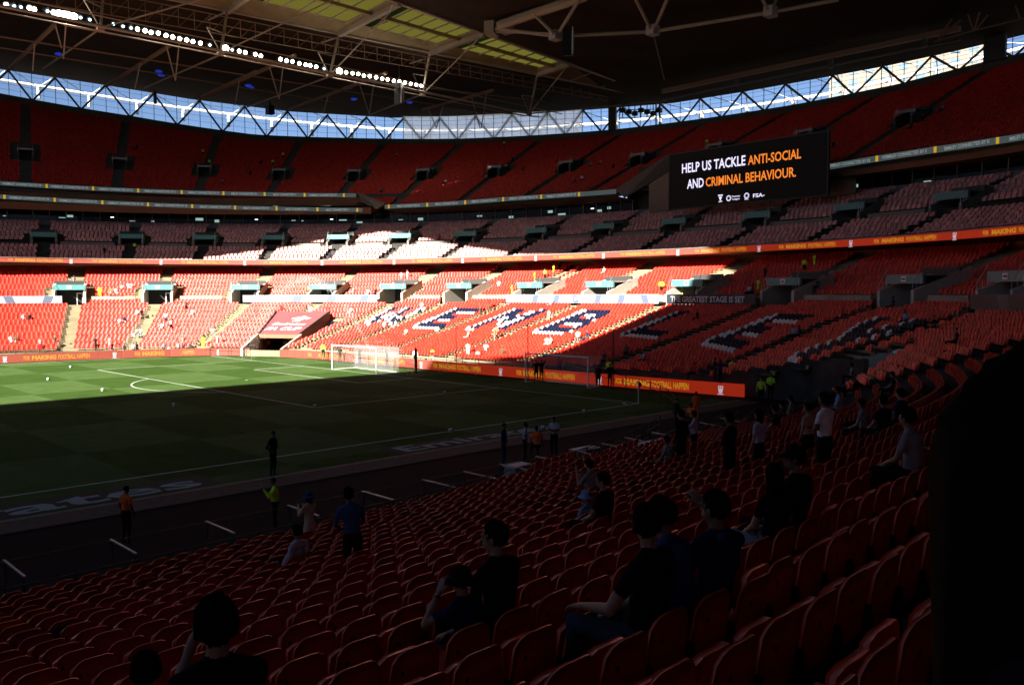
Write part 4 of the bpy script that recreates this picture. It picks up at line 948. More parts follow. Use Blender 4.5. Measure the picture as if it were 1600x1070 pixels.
def ordw(i):
    o = ['first', 'second', 'third', 'fourth', 'fifth', 'sixth', 'seventh', 'eighth', 'ninth', 'tenth', 'eleventh', 'twelfth', 'thirteenth', 'fourteenth', 'fifteenth', 'sixteenth', 'seventeenth', 'eighteenth', 'nineteenth']
    if i < 19: return o[i]
    t_ = {2: 'twent', 3: 'thirt', 4: 'fort', 5: 'fift'}[(i+1)//10]; return t_+'ieth' if (i+1) % 10 == 0 else t_+'y-'+o[(i+1) % 10-1]
def roof_fittings():
    Q = [(40, 30), (90, 38), (132, 45), (185, 50), (215, 58), (298, 70), (335, 78), (370, 88), (405, 95), (425, 97), (460, 105), (505, 110), (562, 123), (710, 150), (770, 165), (820, 175), (860, 183), (907, 193), (945, 203), (990, 208), (1038, 222), (1080, 232), (1123, 242), (1167, 250), (1206, 260), (1253, 270), (1312, 282), (1410, 303), (1452, 312), (1495, 320), (1533, 328)]
    Q = [(x/4, y/4) for x, y in Q]+[(300+x/4, y/4) for x, y in [(395, 340), (430, 350), (553, 370), (590, 380), (628, 385), (670, 397), (710, 405), (738, 410), (775, 418), (825, 430), (920, 445), (962, 453), (1003, 458), (1038, 463), (1073, 473), (1110, 476), (1150, 483), (1187, 492), (1222, 497), (1260, 505), (1295, 510), (1330, 516), (1366, 523), (1400, 529), (1432, 535)]]
    dim = {1, 2, 5, 11, 12, 13, 14, 15, 26, 28, 40}; big = {7, 8, 9, 10, 27, 41}
    body = MB(); body.bar((0, 0, 0), (-.25, .7, .35), .42, n=12, r2=.22); bme = body.build('housing', M_black, mesh_only=True)
    lens = []
    for r in (.17, .26, .42):
        mb = MB(); d = Vector((-.3, -.8, -.5)).normalized(); mb.ball((0, 0, 0), (r, r, r), n=12, k=8); me = mb.build('lens', M_lamp, mesh_only=True, smooth=True); lens.append(me)
    blue = mat('cool_floodlight_lens', (1, 1, 1), .4, emit=(.45, .8, 1), estr=2.5)
    lb = lens[0].copy(); lb.materials[0] = blue
    for i, (px, py) in enumerate(Q):
        p = atz(px, py, 43.1); o = thing('floodlight', ('bright' if i not in dim else 'dim bluish')+' round floodlight, '+ordw(i)+' from the left in the roof row', 'floodlight', p, 'bright floodlights in the row' if i not in dim else 'dim bluish floodlights in the row')
        link('housing', bme, o); link('lens', lb if i in dim else (lens[2] if i in big else lens[1]), o, (-.05, -.12, -.08))
        if i in big: o.scale = (1.15, 1.15, 1.15)
    for k, (px, py) in enumerate([(92, 85), (248, 112), (252, 118), (388, 134), (392, 137), (545, 137), (553, 155), (640, 160)]):
        mb = MB(); mb.ball(atz(px, py, 45), (.6, .6, .22)); o = mb.build('blue_roof_lamp', M_blue); props(o, 'faint blue lamp, %s from the left, glowing on the dark roof' % ORD[k], 'lamp', 'blue roof lamps')
    # hanging loudspeaker clusters and camera boxes
    for px, py, z, sc_, lab in ((888, 67, 42.5, 1.35, 'hanging loudspeaker cluster with pale side below the large roof truss'), (624, 147, 41, 1.2, 'hanging loudspeaker cluster at the right end of the floodlights')):
        c = atz(px, py, z); t = thing('loudspeaker_cluster', lab, 'loudspeaker', c, None, .6); t.scale = (sc_,)*3
        mb = MB()
        prof = [(-.5, 1.5), (.45, 1.5), (.75, .7), (.7, -.4), (.3, -1.3), (-.75, -1.5)]
        mb.mesh([(x, -.5, z_) for x, z_ in prof]+[(x, .5, z_) for x, z_ in prof], [tuple(range(5, -1, -1)), tuple(range(6, 12))]+[(i, (i+1) % 6, (i+1) % 6+6, i+6) for i in range(6)]); o = mb.build('cabinet', M_black, None); o.parent = t
        mb = MB(); pr = [(.0, 1.3), (.3, .8), (.42, .2), (.38, -.4), (.15, -1.0), (-.1, -1.1), (-.02, 0)]; mb.mesh([(x, -.53, z_) for x, z_ in pr], [tuple(range(6, -1, -1))]); o = mb.build('side_panel', mat('pale_speaker_side', (.42, .42, .40), .5), None); o.parent = t
        mb = MB(); mb.bar((-.62, -.52, 1.4), (-.85, -.52, -1.4), .07, n=4); o = mb.build('frame', M_wpaint, None); o.parent = t
        mb = MB(); mb.bar((0, 0, 1.5), (0, 0, 4), .05, n=4); mb.bar((-.6, 0, 2.0), (.8, 0, 2.0), .06, n=4); o = mb.build('bracket', M_tdark, None); o.parent = t
    c = atz(422, 172, 43); t = thing('camera_box', 'small black box hanging at the window band left of centre', 'equipment box', c)
    mb = MB(); mb.box(c, (1.3, 1.3, 1.7)); mb.box((c[0], c[1], c[2]+1.2), (.3, .3, .8)); mb.build('casing', M_black, t)
    c = Vector(atz(1000, 176, 41.5)); t = thing('speaker_rack', 'black rack of speakers and lights in front of the corner windows', 'equipment rack', c)
    for i in range(7):
        mb = MB(); x = Vector(atz(973+i*9.5, 176, 41.5)); mb.bar(x+Vector((0, 0, 1.6)), x-Vector((0, 0, 1.0)), .09, n=4); mb.box(x+Vector((0, 0, .4-.3*(i % 3))), (.8, .8, .8)); mb.build('speaker_unit', M_black, t)
    for z_ in (1.6, .6, -.9):
        mb = MB(); mb.bar(Vector(atz(968, 177, 41.5))+Vector((0, 0, z_)), Vector(atz(1034, 176, 41.5))+Vector((0, 0, z_)), .08, n=4); mb.build('rail', M_black, t)
    for px in (1025, 1031):
        mb = MB(); mb.bar(atz(px, 160, 43), atz(px, 200, 39.5), .16, n=5); mb.build('mast', M_black, t)
roof_fittings()
# ================================================================ seat output
def in_view(x, y, z):
    v = np.array([x, y, z])-CAM; d = v@F_
    return d > .3 and -60 < 800+FPX*(v@R_)/d < 1500 and 400 < 535-FPX*(v@U_)/d < 1150
OCC = []    # (x, y) of occupied near seats
def seats_out():
    far = merged('stadium_seat', LS.L, LV, LF, [M_seat, M_white, M_navy]); props(far, 'red, white and navy tip-up seats filling the far lower tier', 'seats', kind='stuff')
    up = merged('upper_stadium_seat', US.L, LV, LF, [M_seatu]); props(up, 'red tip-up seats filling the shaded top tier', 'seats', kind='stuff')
    cl = merged('club_seat', CS.L, LV*np.array([1.1, 1.15, 1.1]), LF, [M_club]); props(cl, 'wide rose coloured seats of the middle club tier', 'seats', kind='stuff')
    D = sorted(NS.L, key=lambda q: (q[0]-CAM[0])**2+(q[1]-CAM[1])**2)
    near = [q for q in D if in_view(q[0], q[1], q[2]+.6)][:300]; ns = set(near); rest_ = [q for q in NS.L if q not in ns]
    o = merged('near_stadium_seat', rest_, MV, MF, [M_seatn], tilt=.02, smooth=True); props(o, 'rows of red tip-up seats running down to the pitch', 'seats', kind='stuff')
    back = part_mesh('seat_back', TV, TF, TK, 0, M_seatn); pan = part_mesh('seat_pan', TV, TF, TK, 1, M_seatn)
    # pan folded down for people to sit on
    R = Matrix.Translation((-.08, 0, .40)) @ Matrix.Rotation(-math.pi/2*.93, 4, 'Y') @ Matrix.Translation((.09, 0, -.36))
    pand = pan.copy(); pand.transform(R)
    mb = MB(); mb.box((-.02, .25, .30), (.16, .045, .34)); mb.box((.03, .25, .46), (.05, .03, .12)); brk = mb.build('seat_bracket', M_black, mesh_only=True)
    mb = MB()
    for i in range(8):
        a, b = 2*math.pi*i/8, 2*math.pi*(i+1)/8; mb.poly([(.105, -.165, .665), (.105, -.165+.016*math.cos(a), .665+.022*math.sin(a)), (.105, -.165+.016*math.cos(b), .665+.022*math.sin(b))])
    plate = mb.build('seat_number_plate', M_black, mesh_only=True)
    for x, y, z, a, m in near:
        who = [(math.hypot(x-ox, y-oy), lb) for ox, oy, lb in OCC if (x-ox)**2+(y-oy)**2 < .14]; occ = bool(who)
        t = thing('stadium_seat', ('folded down red seat '+('under' if min(who)[0] < .2 else 'at the side of')+' the '+' '.join(min(who)[1].split()[:6])) if occ else 'red tip-up plastic seat in the nearby rows', 'seat', (x, y, z), 'occupied seats' if occ else 'empty red seats in the nearby rows', a)
        t.rotation_euler = (0, random.gauss(0, .025), a)
        link('seat_back', back, t); link('seat_pan', pand if occ else pan, t, rz=0).rotation_euler = (0, random.gauss(0, .05) if not occ else 0, 0); link('seat_bracket', brk, t); link('seat_number_plate', plate, t)
    # mounting rail under every near row
    mb = MB()
    for i in range(25):
        ss = np.arange(NEAR0+1, -46.5, 1.5); z = zp(.8*i)+.28
        for p, q in zip(ss[:-1], ss[1:]): mb.bar(P3(p, .8*i+.62, z), P3(q, .8*i+.62, z), .03, n=4)
    o = mb.build('seat_mounting_rail', M_black, kind='stuff')
# ================================================================ pitch level: boards, goals, flags, balls, tunnel
def boards():
    runs = [('red LED board run behind the goal with yellow lettering', [(7.7, -3.4), (7.1, 4), (6.6, 16), (6.2, 30), (6.1, 44), (6.0, 50), (4.6, 56.3)], [-1.6, 9.2, 20.4, 31.5, 42.5], True),
            ('red LED board run along the far touchline with yellow lettering', [(3.2, 61.0), (0.4, 64.2), (-3.5, 66.4), (-8.5, 67.9), (-15, 69.1), (-22, 70.3), (-40, 72.2), (-60, 73)], [4, 15.4, 26.4, 38, 49], False)]
    mk = setm(fit(text_mesh('MAKING', 1, .05), 2.4, .5), M_ledy); fr = setm(fit(text_mesh('FOR', 1, .04), .62, .46), M_ledy); fh = setm(fit(text_mesh('FOOTBALL HAPPEN', 1, .03), 3.2, .52), M_ledy)
    for lab, pts, cr, end in runs:
        t = thing('advertising_board', lab, 'advertising board', (*pts[0], 0), 'red LED boards round the pitch')
        L = [0]
        for a, b in zip(pts[:-1], pts[1:]): L.append(L[-1]+math.hypot(b[0]-a[0], b[1]-a[1]))
        def at(l):
            i = max(0, min(len(L)-2, int(np.searchsorted(L, l)-1))); u = (l-L[i])/(L[i+1]-L[i]); a, b = Vector(pts[i]), Vector(pts[i+1]); p = a.lerp(b, u); d = (b-a).normalized(); return p, d
        mb = MB(); mbt = MB(); n = int(L[-1]/1.3)
        for i in range(n):
            p, _ = at(L[-1]*i/n+.001); q, _ = at(L[-1]*(i+1)/n-.02); d = (q-p).normalized(); nn = Vector((d.y, -d.x)) 
            if nn.dot(Vector((-30, 30))-p) > 0: nn = -nn
            g = nn*.14; lo, hi = .07, .98
            mb.hexa([(p.x, p.y, lo), (q.x, q.y, lo), (q.x+g.x, q.y+g.y, lo), (p.x+g.x, p.y+g.y, lo), (p.x, p.y, hi), (q.x, q.y, hi), (q.x+g.x, q.y+g.y, hi), (p.x+g.x, p.y+g.y, hi)])
            g2 = nn*.5; mbt.bar((p.x+g.x, p.y+g.y, hi-.1), (p.x+g2.x, p.y+g2.y, .03), .02, n=4)
        mb.build('led_panel', M_led, t, kind='stuff'); mbt.build('rear_stay', M_tdark, t, kind='stuff')
        for c in cr:
            l0 = (c+3.4) if end else c
            if not (0 <= l0 <= L[-1]): continue
            for me, off, nm in ((CREST, 0, 'crest'), (fr, -1.9, 'lettering'), (mk, -3.6, 'lettering'), (fh, -6.6, 'lettering')):
                # lettering reads left to right as seen from the pitch: towards decreasing l on the end run
                l = l0+(-off if True else off)
                off2 = {'crest': 0}.get(nm, None)
                l = l0+{0: 0, -1.9: 8.9, -3.6: 7.2, -6.6: 4.2}[off] 
                if l > L[-1]-.2: continue
                p, d = at(l); rd = -d
                nn = Vector((d.y, -d.x))
                if nn.dot(Vector((-30, 30))-p) < 0: nn = -nn
                o = (p.x+nn.x*.02, p.y+nn.y*.02, .52)
                xd = (nn.y*-1, nn.x, 0); xd = (-nn.y, nn.x, 0)
                put(nm, me, None, basis(o, xd, (0, 0, 1)), t)
boards()
def net_mat():
    m = bpy.data.materials.new('goal_net_mesh'); m.use_nodes = True; t = m.node_tree; t.nodes.clear()
    o = t.nodes.new('ShaderNodeOutputMaterial'); a = t.nodes.new('ShaderNodeBsdfTransparent'); b = t.nodes.new('ShaderNodeBsdfDiffuse'); b.inputs[0].default_value = (.8, .8, .8, 1)
    x = t.nodes.new('ShaderNodeMixShader'); x.inputs[0].default_value = .11
    t.links.new(a.outputs[0], x.inputs[1]); t.links.new(b.outputs[0], x.inputs[2]); t.links.new(x.outputs[0], o.inputs[0]); return m
NETM = net_mat()
def goal(x0, y0, x1, y1, dep, lab, m, netm):
    """posts at (x0,y0),(x1,y1); net goes back by dep along +x"""
    t = thing('goal', lab, 'goal', (x0, y0, 0)); r = .06; H = 2.44
    for (x, y) in ((x0, y0), (x1, y1)):
        mb = MB(); mb.bar((x, y, 0), (x, y, H+.06), r, n=10); mb.build('post', m, t)
    mb = MB(); mb.bar((x0, y0, H), (x1, y1, H), r, n=10); mb.build('crossbar', m, t)
    mb = MB()
    for (x, y) in ((x0, y0), (x1, y1)): mb.bar((x, y, .04), (x+dep, y, .04), .04, n=6)
    mb.bar((x0+dep, y0, .04), (x1+dep, y1, .04), .04, n=6); mb.build('base_frame', m, t)
    mb = MB()
    for (x, y) in ((x0, y0), (x1, y1)):
        mb.poly([(x+.02, y, .05), (x+dep, y, .05), (x+dep, y, H-.04), (x+.02, y, H-.02)])
    mb.poly([(x0+dep, y0, .05), (x1+dep, y1, .05), (x1+dep, y1, H-.04), (x0+dep, y0, H-.04)]); mb.poly([(x0+.02, y0, H-.01), (x0+dep, y0, H-.04), (x1+dep, y1, H-.04), (x1+.02, y1, H-.01)])
    mb.build('net', netm, t)
    return t
goal(0, 30.28, 0, 37.72, 2.6, 'white goal with net on the far goal line, in sunlight', M_wpaint, NETM)
goal(4.75, 8.6, 4.75, 15.5, 1.6, 'portable training goal in front of the boards, in shade', M_wpaint, NETM)
def net_pole(px, py, top, lab):
    x, y, _ = atz(px, py, 0); z = CAM[2]; 
    for zz in np.arange(1, 12, .05):
        v = np.array([x, y, zz])-CAM
        if 535-FPX*(v@U_)/(v@F_) <= top: break
    t = thing('net_pole', lab, 'pole', (x, y, 0)); mb = MB(); mb.bar((x, y, 0), (x, y, zz), .045, n=6); mb.build('pole', M_black, t)
    mb = MB(); mb.box((x, y, .04), (.5, .5, .08)); mb.build('base', M_black, t)
    if top > 540: mb = MB(); mb.bar((x, y, 0), (x, y, zz*.9), .14, n=8); mb.build('padding', M_black, t)
net_pole(650, 583, 541, 'short dark padded pole right of the sunlit goal'); net_pole(713, 582, 509, 'tall thin black pole between the two goals'); net_pole(825, 594, 507, 'tall thin black pole at the left post of the training goal'); net_pole(958, 606, 514, 'tall thin black pole right of the training goal')
net_pole(562, 571, 543, 'dark padded pole seen through the sunlit goal net'); net_pole(605, 575, 547, 'second dark padded pole behind the sunlit goal net')
def flag(x, y, lab, c):
    t = thing('corner_flag', lab, 'corner flag', (x, y, 0)); mb = MB(); mb.bar((x, y, 0), (x, y, 1.55), .03, n=8); mb.build('pole', M_wpaint, t)
    mb = MB(); mb.mesh([(x, y, 1.55), (x, y, 1.15), (x+.12, y-.1, 1.12), (x+.2, y-.12, 1.38)], [(0, 1, 2, 3), (3, 2, 1, 0)]); mb.build('flag', c, t)
flag(0, 0, 'white corner flag pole at the near right corner of the pitch', mat('dark_flag', (.02, .02, .03), .8)); flag(0, 68, 'white corner flag pole in the far sunlit corner', mat('orange_flag', (.6, .2, .05), .8))
ball = MB(); ball.ball((0, 0, .11), .125, n=14, k=8); bme = ball.build('ball', M_wpaint, mesh_only=True, smooth=True)
BP = [(110, 573.5, 'white ball on the sunlit grass nearest the far boards'), (75, 592.5, 'white ball left of the penalty box in the sun'), (160, 609.5, 'white ball on sunlit grass left of the penalty arc'), (271, 633, 'white ball on shaded grass just below the shadow edge'), (492, 635, 'white ball at the near corner of the penalty box'), (695, 614, 'white ball on shaded grass in front of the training goal'), (912, 643, 'white ball on the near touchline towards the corner flag'), (704, 673, 'white ball on the near touchline above the lettered mat'), (848, 669, 'white object at the right end of the lettered mat')]
mb = MB()
for i in range(5): a = 2*math.pi*i/5; mb.ball((.12*math.cos(a), .12*math.sin(a), .12), .05, n=6, k=4)
pm_ = mb.build('patch', M_navy, mesh_only=True)
for px, py, lab in BP:
    x, y, _ = atz(px, py, .1); t = thing('football', lab, 'ball', (x, y, .02)); link('ball', bme, t); link('patch', pm_, t)
# lettered mats
def mats():
    for (p0, p1, y0, y1, lab) in (((-21.9, 0), (-11.6, 0), -3.3, -1.9, 'white Emirates lettering mat on the grass right of centre'), ((-46.5, 0), (-31.8, 0), -3.35, -1.55, 'white Emirates lettering mat on the grass at lower left')):
        me = setm(fit(text_mesh('Emirates', 1, .02), abs(p1[0]-p0[0]), y1-y0), M_mat)
        t = thing('lettered_mat', lab, 'pitch-side mat', ((p0[0]+p1[0])/2, (y0+y1)/2, .03), 'lettered mats beside the near touchline')
        mb = MB(); mb.poly([(p0[0]-.6, y0-.2, .028), (p1[0]+.6, y0-.2, .028), (p1[0]+.6, y1+.2, .028), (p0[0]-.6, y1+.2, .028)]); mb.build('mat_base', mat('mat_green', (.02, .035, .015), .9), t)
        put('lettering', me, None, Matrix.Translation(((p0[0]+p1[0])/2, (y0+y1)/2, .034)), t)
mats()
def tunnel():
    t = thing('tunnel_canopy', 'players tunnel under a sloping red banner with white cup emblem and lettering', 'tunnel', W(27, 0, 0, 0))
    def q(px, py, d): s, z = ats(px, py, d); return Vector(P3(s, d, z))
    def fh(px, py, h_): return Vector(tuple(map(float, first_hit(px, py, h_)[2])))
    BL_, BR, TL, TR = BAN
    bm = mat('pink_red_banner', (.46, .10, .11), .5, .4)
    f = lambda u, v: (BL_*(1-u)+BR*u)*(1-v)+(TL*(1-u)+TR*u)*v
    mb = MB(); n = 8
    for i in range(n):
        for j in range(n): mb.poly([f(i/n, j/n), f((i+1)/n, j/n), f((i+1)/n, (j+1)/n), f(i/n, (j+1)/n)])
    mb.build('banner', bm, t)
    up = ((TL-BL_)+(TR-BR)).normalized(); x = ((BR-BL_)+(TR-TL)).normalized(); n_ = x.cross(up).normalized()
    if n_.z < 0: n_ = -n_
    B = Matrix(((x[0], 0, 0, 0),)*4) if False else None
    def lay(txt, u, v, w_, h_, bold=.03):
        me = setm(fit(text_mesh(txt, 1, bold), w_, h_), mat('banner_white', (.85, .82, .8), .6)); put('lettering', me, None, basis(f(u, v)+n_*.06, x, up), t)
    lay('Emirates', .5, .42, 4.6, 1.2); lay('FA CUP', .48, .22, 4.8, 1.5, .04)
    mb = MB()
    for pts in ([(-.5, .0), (.5, .0), (.5, .2), (-.5, .2)], [(-.16, .22), (.16, .22), (.16, .55), (-.16, .55)], [(-.5, .57), (.5, .57), (.75, 1.5), (-.75, 1.5)], [(-.98, .8), (-.64, .7), (-.78, 1.4), (-1.15, 1.3)], [(.64, .7), (.98, .8), (1.15, 1.3), (.78, 1.4)], [(-.4, 1.53), (.4, 1.53), (.12, 1.95), (-.12, 1.95)]):
        mb.poly([(a*1.2, b*1.35, 0) for a, b in pts])
    put('emblem', setm(mb.build('emblem', mesh_only=True), mat('banner_white', (.85, .82, .8), .6)), None, basis(f(.57, .53)+n_*.06, x, up), t)
    # box below
    mb = MB(); side = mat('tunnel_brown_wall', (.34, .15, .09), .8, .2)
    for A, B_ in ((BL_, TL), (BR, TR)): mb.poly([(A.x, A.y, 0), (B_.x, B_.y, 0), tuple(B_-Vector((0, 0, .05))), tuple(A-Vector((0, 0, .05)))])
    mb.poly([(TL.x, TL.y, 0), (TR.x, TR.y, 0), tuple(TR), tuple(TL)]); mb.build('tunnel_wall', side, t)
    mb = MB(); nb = Vector(nrm(27)).to_3d()
    C0, C1 = BL_-nb*.05, BR-nb*.05; zt = min(C0.z, C1.z)
    mb.hexa([C0-Vector((0, 0, .45)), C1-Vector((0, 0, .45)), C1+nb*.2-Vector((0, 0, .45)), C0+nb*.2-Vector((0, 0, .45)), C0, C1, C1+nb*.2, C0+nb*.2]); mb.build('front_beam', side, t)
    mb = MB(); c = C0*.3+C1*.7+nb*2; mb.box((c.x, c.y, 1.0), (.2, 4, 2.0), rz=0); mb.build('partition', side, t)
    for A, B_ in ((BL_, TL), (BR, TR)): 
        mb = MB(); mb.bar(A+Vector((0, 0, .1)), B_+Vector((0, 0, .1)), .12, n=5); mb.build('edge_rail', M_tdark, t)
        mb = MB(); d = (B_-A).normalized()*.0; s_ = Vector((0, 0, -.55)); mb.poly([A+s_, B_+s_, B_+Vector((0, 0, .0)), A+Vector((0, 0, .0))]); mb.build('side_parapet', M_concrete, t)
    # pale ramp wall right of the tunnel
    for uu, sg, lb in ((TUN[1], 1, 'pale sloping wall at the left side of the tunnel mouth'), (TUN[0], -1, 'pale sloping wall at the right side of the tunnel mouth')):
        dB = BAND; t3 = thing('retaining_wall', lb, 'wall', W(uu, 0, 0, 0)); mb = MB(); ubox(mb, uu, -.3, dB, min(0, sg*.3), max(0, sg*.3), 0, 1.0, z1b=zp(dB)+1.0); mb.build('wall_face', mat('ramp_concrete', (.5, .45, .38), .8), t3)
    return
    t2 = thing('ramp_wall', 'pale sloping wall beside the right foot of the tunnel', 'wall', BR)
    mb = MB(); A = Vector(W(TUN[0], -.3, -.2, 0)); B_ = Vector(W(TUN[0], -.3, -6, 0)); mb.hexa([A, B_, B_+nb*.3, A+nb*.3, A+Vector((0, 0, 2.6)), B_+Vector((0, 0, .9)), B_+nb*.3+Vector((0, 0, .9)), A+nb*.3+Vector((0, 0, 2.6))]); mb.build('wall_face', M_concrete, t2)
tunnel()
# front fence of the stands behind the boards
def fences():
    for lab, a, b in (('low dark rail fence in front of the seats behind the goal', -44, 22.5), ('low rail fence in front of the far touchline seats', 31, 66)):
        t = thing('front_fence', lab, 'fence', P3(a, -.6, 0)); ss = np.arange(a, b, 2.4)
        mb = MB()
        for z_ in (.95, .55):
            for p, q in zip(ss[:-1], ss[1:]): mb.bar(P3(p, -.6, z_+.3), P3(q, -.6, z_+.3), .025, n=4)
        mb.build('rail', M_tdark, t)
        mb = MB()
        for p in ss: mb.bar(P3(p, -.6, 0), P3(p, -.6, 1.3), .03, n=4)
        mb.build('post', M_tdark, t, kind='stuff')
fences()
# near touchline platform: silver bars, rails
def near_bars():
    X = [-46.2, -43.6, -41.0, -38.5, -35.9, -33.3, -30.6, -28.1, -26.2, -24.4, -22.4, -20.4, -18.4, -16.6, -14.6, -12.6, -10.6, -8.6]
    mb = MB(); mb.box((0, .85, 1.02), (.055, 1.75, .035)); bar = mb.build('top_rail', M_steel, mesh_only=True)
    mb = MB(); mb.bar((0, 1.65, 0), (0, 1.65, 1.0), .03, n=6); mb2 = MB(); mb2.bar((0, .05, 0), (0, .05, 1.0), .03, n=6); po = [mb.build('post', M_tdark, mesh_only=True), mb2.build('post', M_tdark, mesh_only=True)]
    mb = MB(); mb.poly([(0, .1, .15), (0, 1.6, .15), (0, 1.6, .9), (0, .1, .9)]); pn = mb.build('infill_panel', M_black, mesh_only=True)
    for i, x in enumerate(X):
        sd, dd = offset_of(x, -15.5); bx = x
        t = thing('platform_divider', 'silver topped divider rail on the dark platform, '+['first', 'second', 'third', 'fourth', 'fifth', 'sixth', 'seventh', 'eighth', 'ninth', 'tenth', 'eleventh', 'twelfth', 'thirteenth', 'fourteenth', 'fifteenth', 'sixteenth', 'seventeenth', 'eighteenth'][i]+' from the left', 'rail', (bx, -14.0 if x < -26 else -14.0+(x+26)*.055, .02), 'divider rails along the near touchline'); t.rotation_euler[2] = 0 if x < -26 else -.02*(x+26)
        link('top_rail', bar, t); [link('post', p, t) for p in po]
    t = thing('platform_fence', 'long dark fence in front of the first near row of seats', 'fence', P3(-80, -.5, 0)); mb = MB(); ss = np.arange(-108, -48, 1.3)
    for z_ in (1.0, .6, .25):
        for p, q in zip(ss[:-1], ss[1:]): mb.bar(P3(p, -.9, z_+.15), P3(q, -.9, z_+.15), .022, n=4)
    mb.build('rail', M_tdark, t, kind='stuff'); mb = MB()
    for p in ss: mb.bar(P3(p, -.9, 0), P3(p, -.9, 1.15), .03, n=4)
    mb.build('post', M_tdark, t, kind='stuff')
    t = thing('pitch_side_kerb_rail', 'thin brown cable rail along the front of the dark platform', 'rail', (-40, -12, 0)); mb = MB(); mb.bar((-75, -12.2, .95), (-6, -12.0, .95), .02, n=4); mb.build('rail', mat('brown_rail', (.12, .07, .04), .6), t)
    t = thing('equipment_cart', 'small pale trolley at the edge of the near seats', 'trolley', atz(808, 742, .4)); c = Vector(atz(808, 742, .4)); mb = MB(); mb.box(c, (.8, .6, .7)); mb.build('body', M_grey, t); mb = MB(); mb.box(c+Vector((0, 0, .4)), (.9, .7, .08)); mb.build('lid', M_wpaint, t)
    for px, py in ((1000, 694), (915, 700), (1030, 688)):
        c = Vector(atz(px, py, .6)); t = thing('folding_table', {1000: 'white topped table, middle of three, by the near platform', 915: 'white topped table nearest the lettered mat', 1030: 'white topped table nearest the corner'}[px], 'table', c)
        mb = MB(); mb.box(c, (1.3, .6, .04)); mb.build('table_top', M_wpaint, t); 
        for a in (-.55, .55):
            mb = MB(); mb.bar(c+Vector((a, 0, 0)), (c.x+a, c.y, 0), .02, n=4); mb.build('leg', M_steel, t)
near_bars()
# water from the sprinklers: ballistic arcs of droplets
def sprinkler(px, py, ex, ey, hgt, n, lab, spread):
    a = np.array(atz(px, py, .1)); b = np.array(atz(ex, ey, .1)); u = rng.random(n)**.8; sp = rng.normal(0, 1, (n, 3))*(spread*(.15+u[:, None]))
    p = a+(b-a)*u[:, None]; p[:, 2] = .1+4*hgt*u*(1-u)+.0*u; p += sp*np.array([1, 1, .6]); p = p[p[:, 2] > .05]; r = .012+rng.random(len(p))*.016
    off = np.array([(1, 1, 1), (-1, -1, 1), (-1, 1, -1), (1, -1, -1)])*.8
    V = (p[:, None]+off[None]*r[:, None, None]).reshape(-1, 3); k = len(p); F = (np.array([(0, 1, 2), (0, 3, 1), (0, 2, 3), (1, 3, 2)])[None]+(np.arange(k)*4)[:, None, None]).reshape(-1, 3)
    me = bpy.data.meshes.new('spray'); me.from_pydata(V.tolist(), [], F.tolist()); me.materials.append(mat('water_drop', (.8, .8, .8), .3, emit=None)); o = bpy.data.objects.new('sprinkler_spray', me); C.objects.link(o); props(o, lab, 'water spray', kind='stuff')
sprinkler(590, 575, 385, 560, 9.0, 2600, 'high arc of sprinkler water above the far corner of the pitch', .5)
sprinkler(655, 588, 560, 566, 1.6, 2200, 'low mist of sprinkler water drifting round the sunlit goal', 1.5)
sprinkler(745, 588, 690, 580, 1.3, 900, 'short jet of sprinkler water right of the sunlit goal', .35)
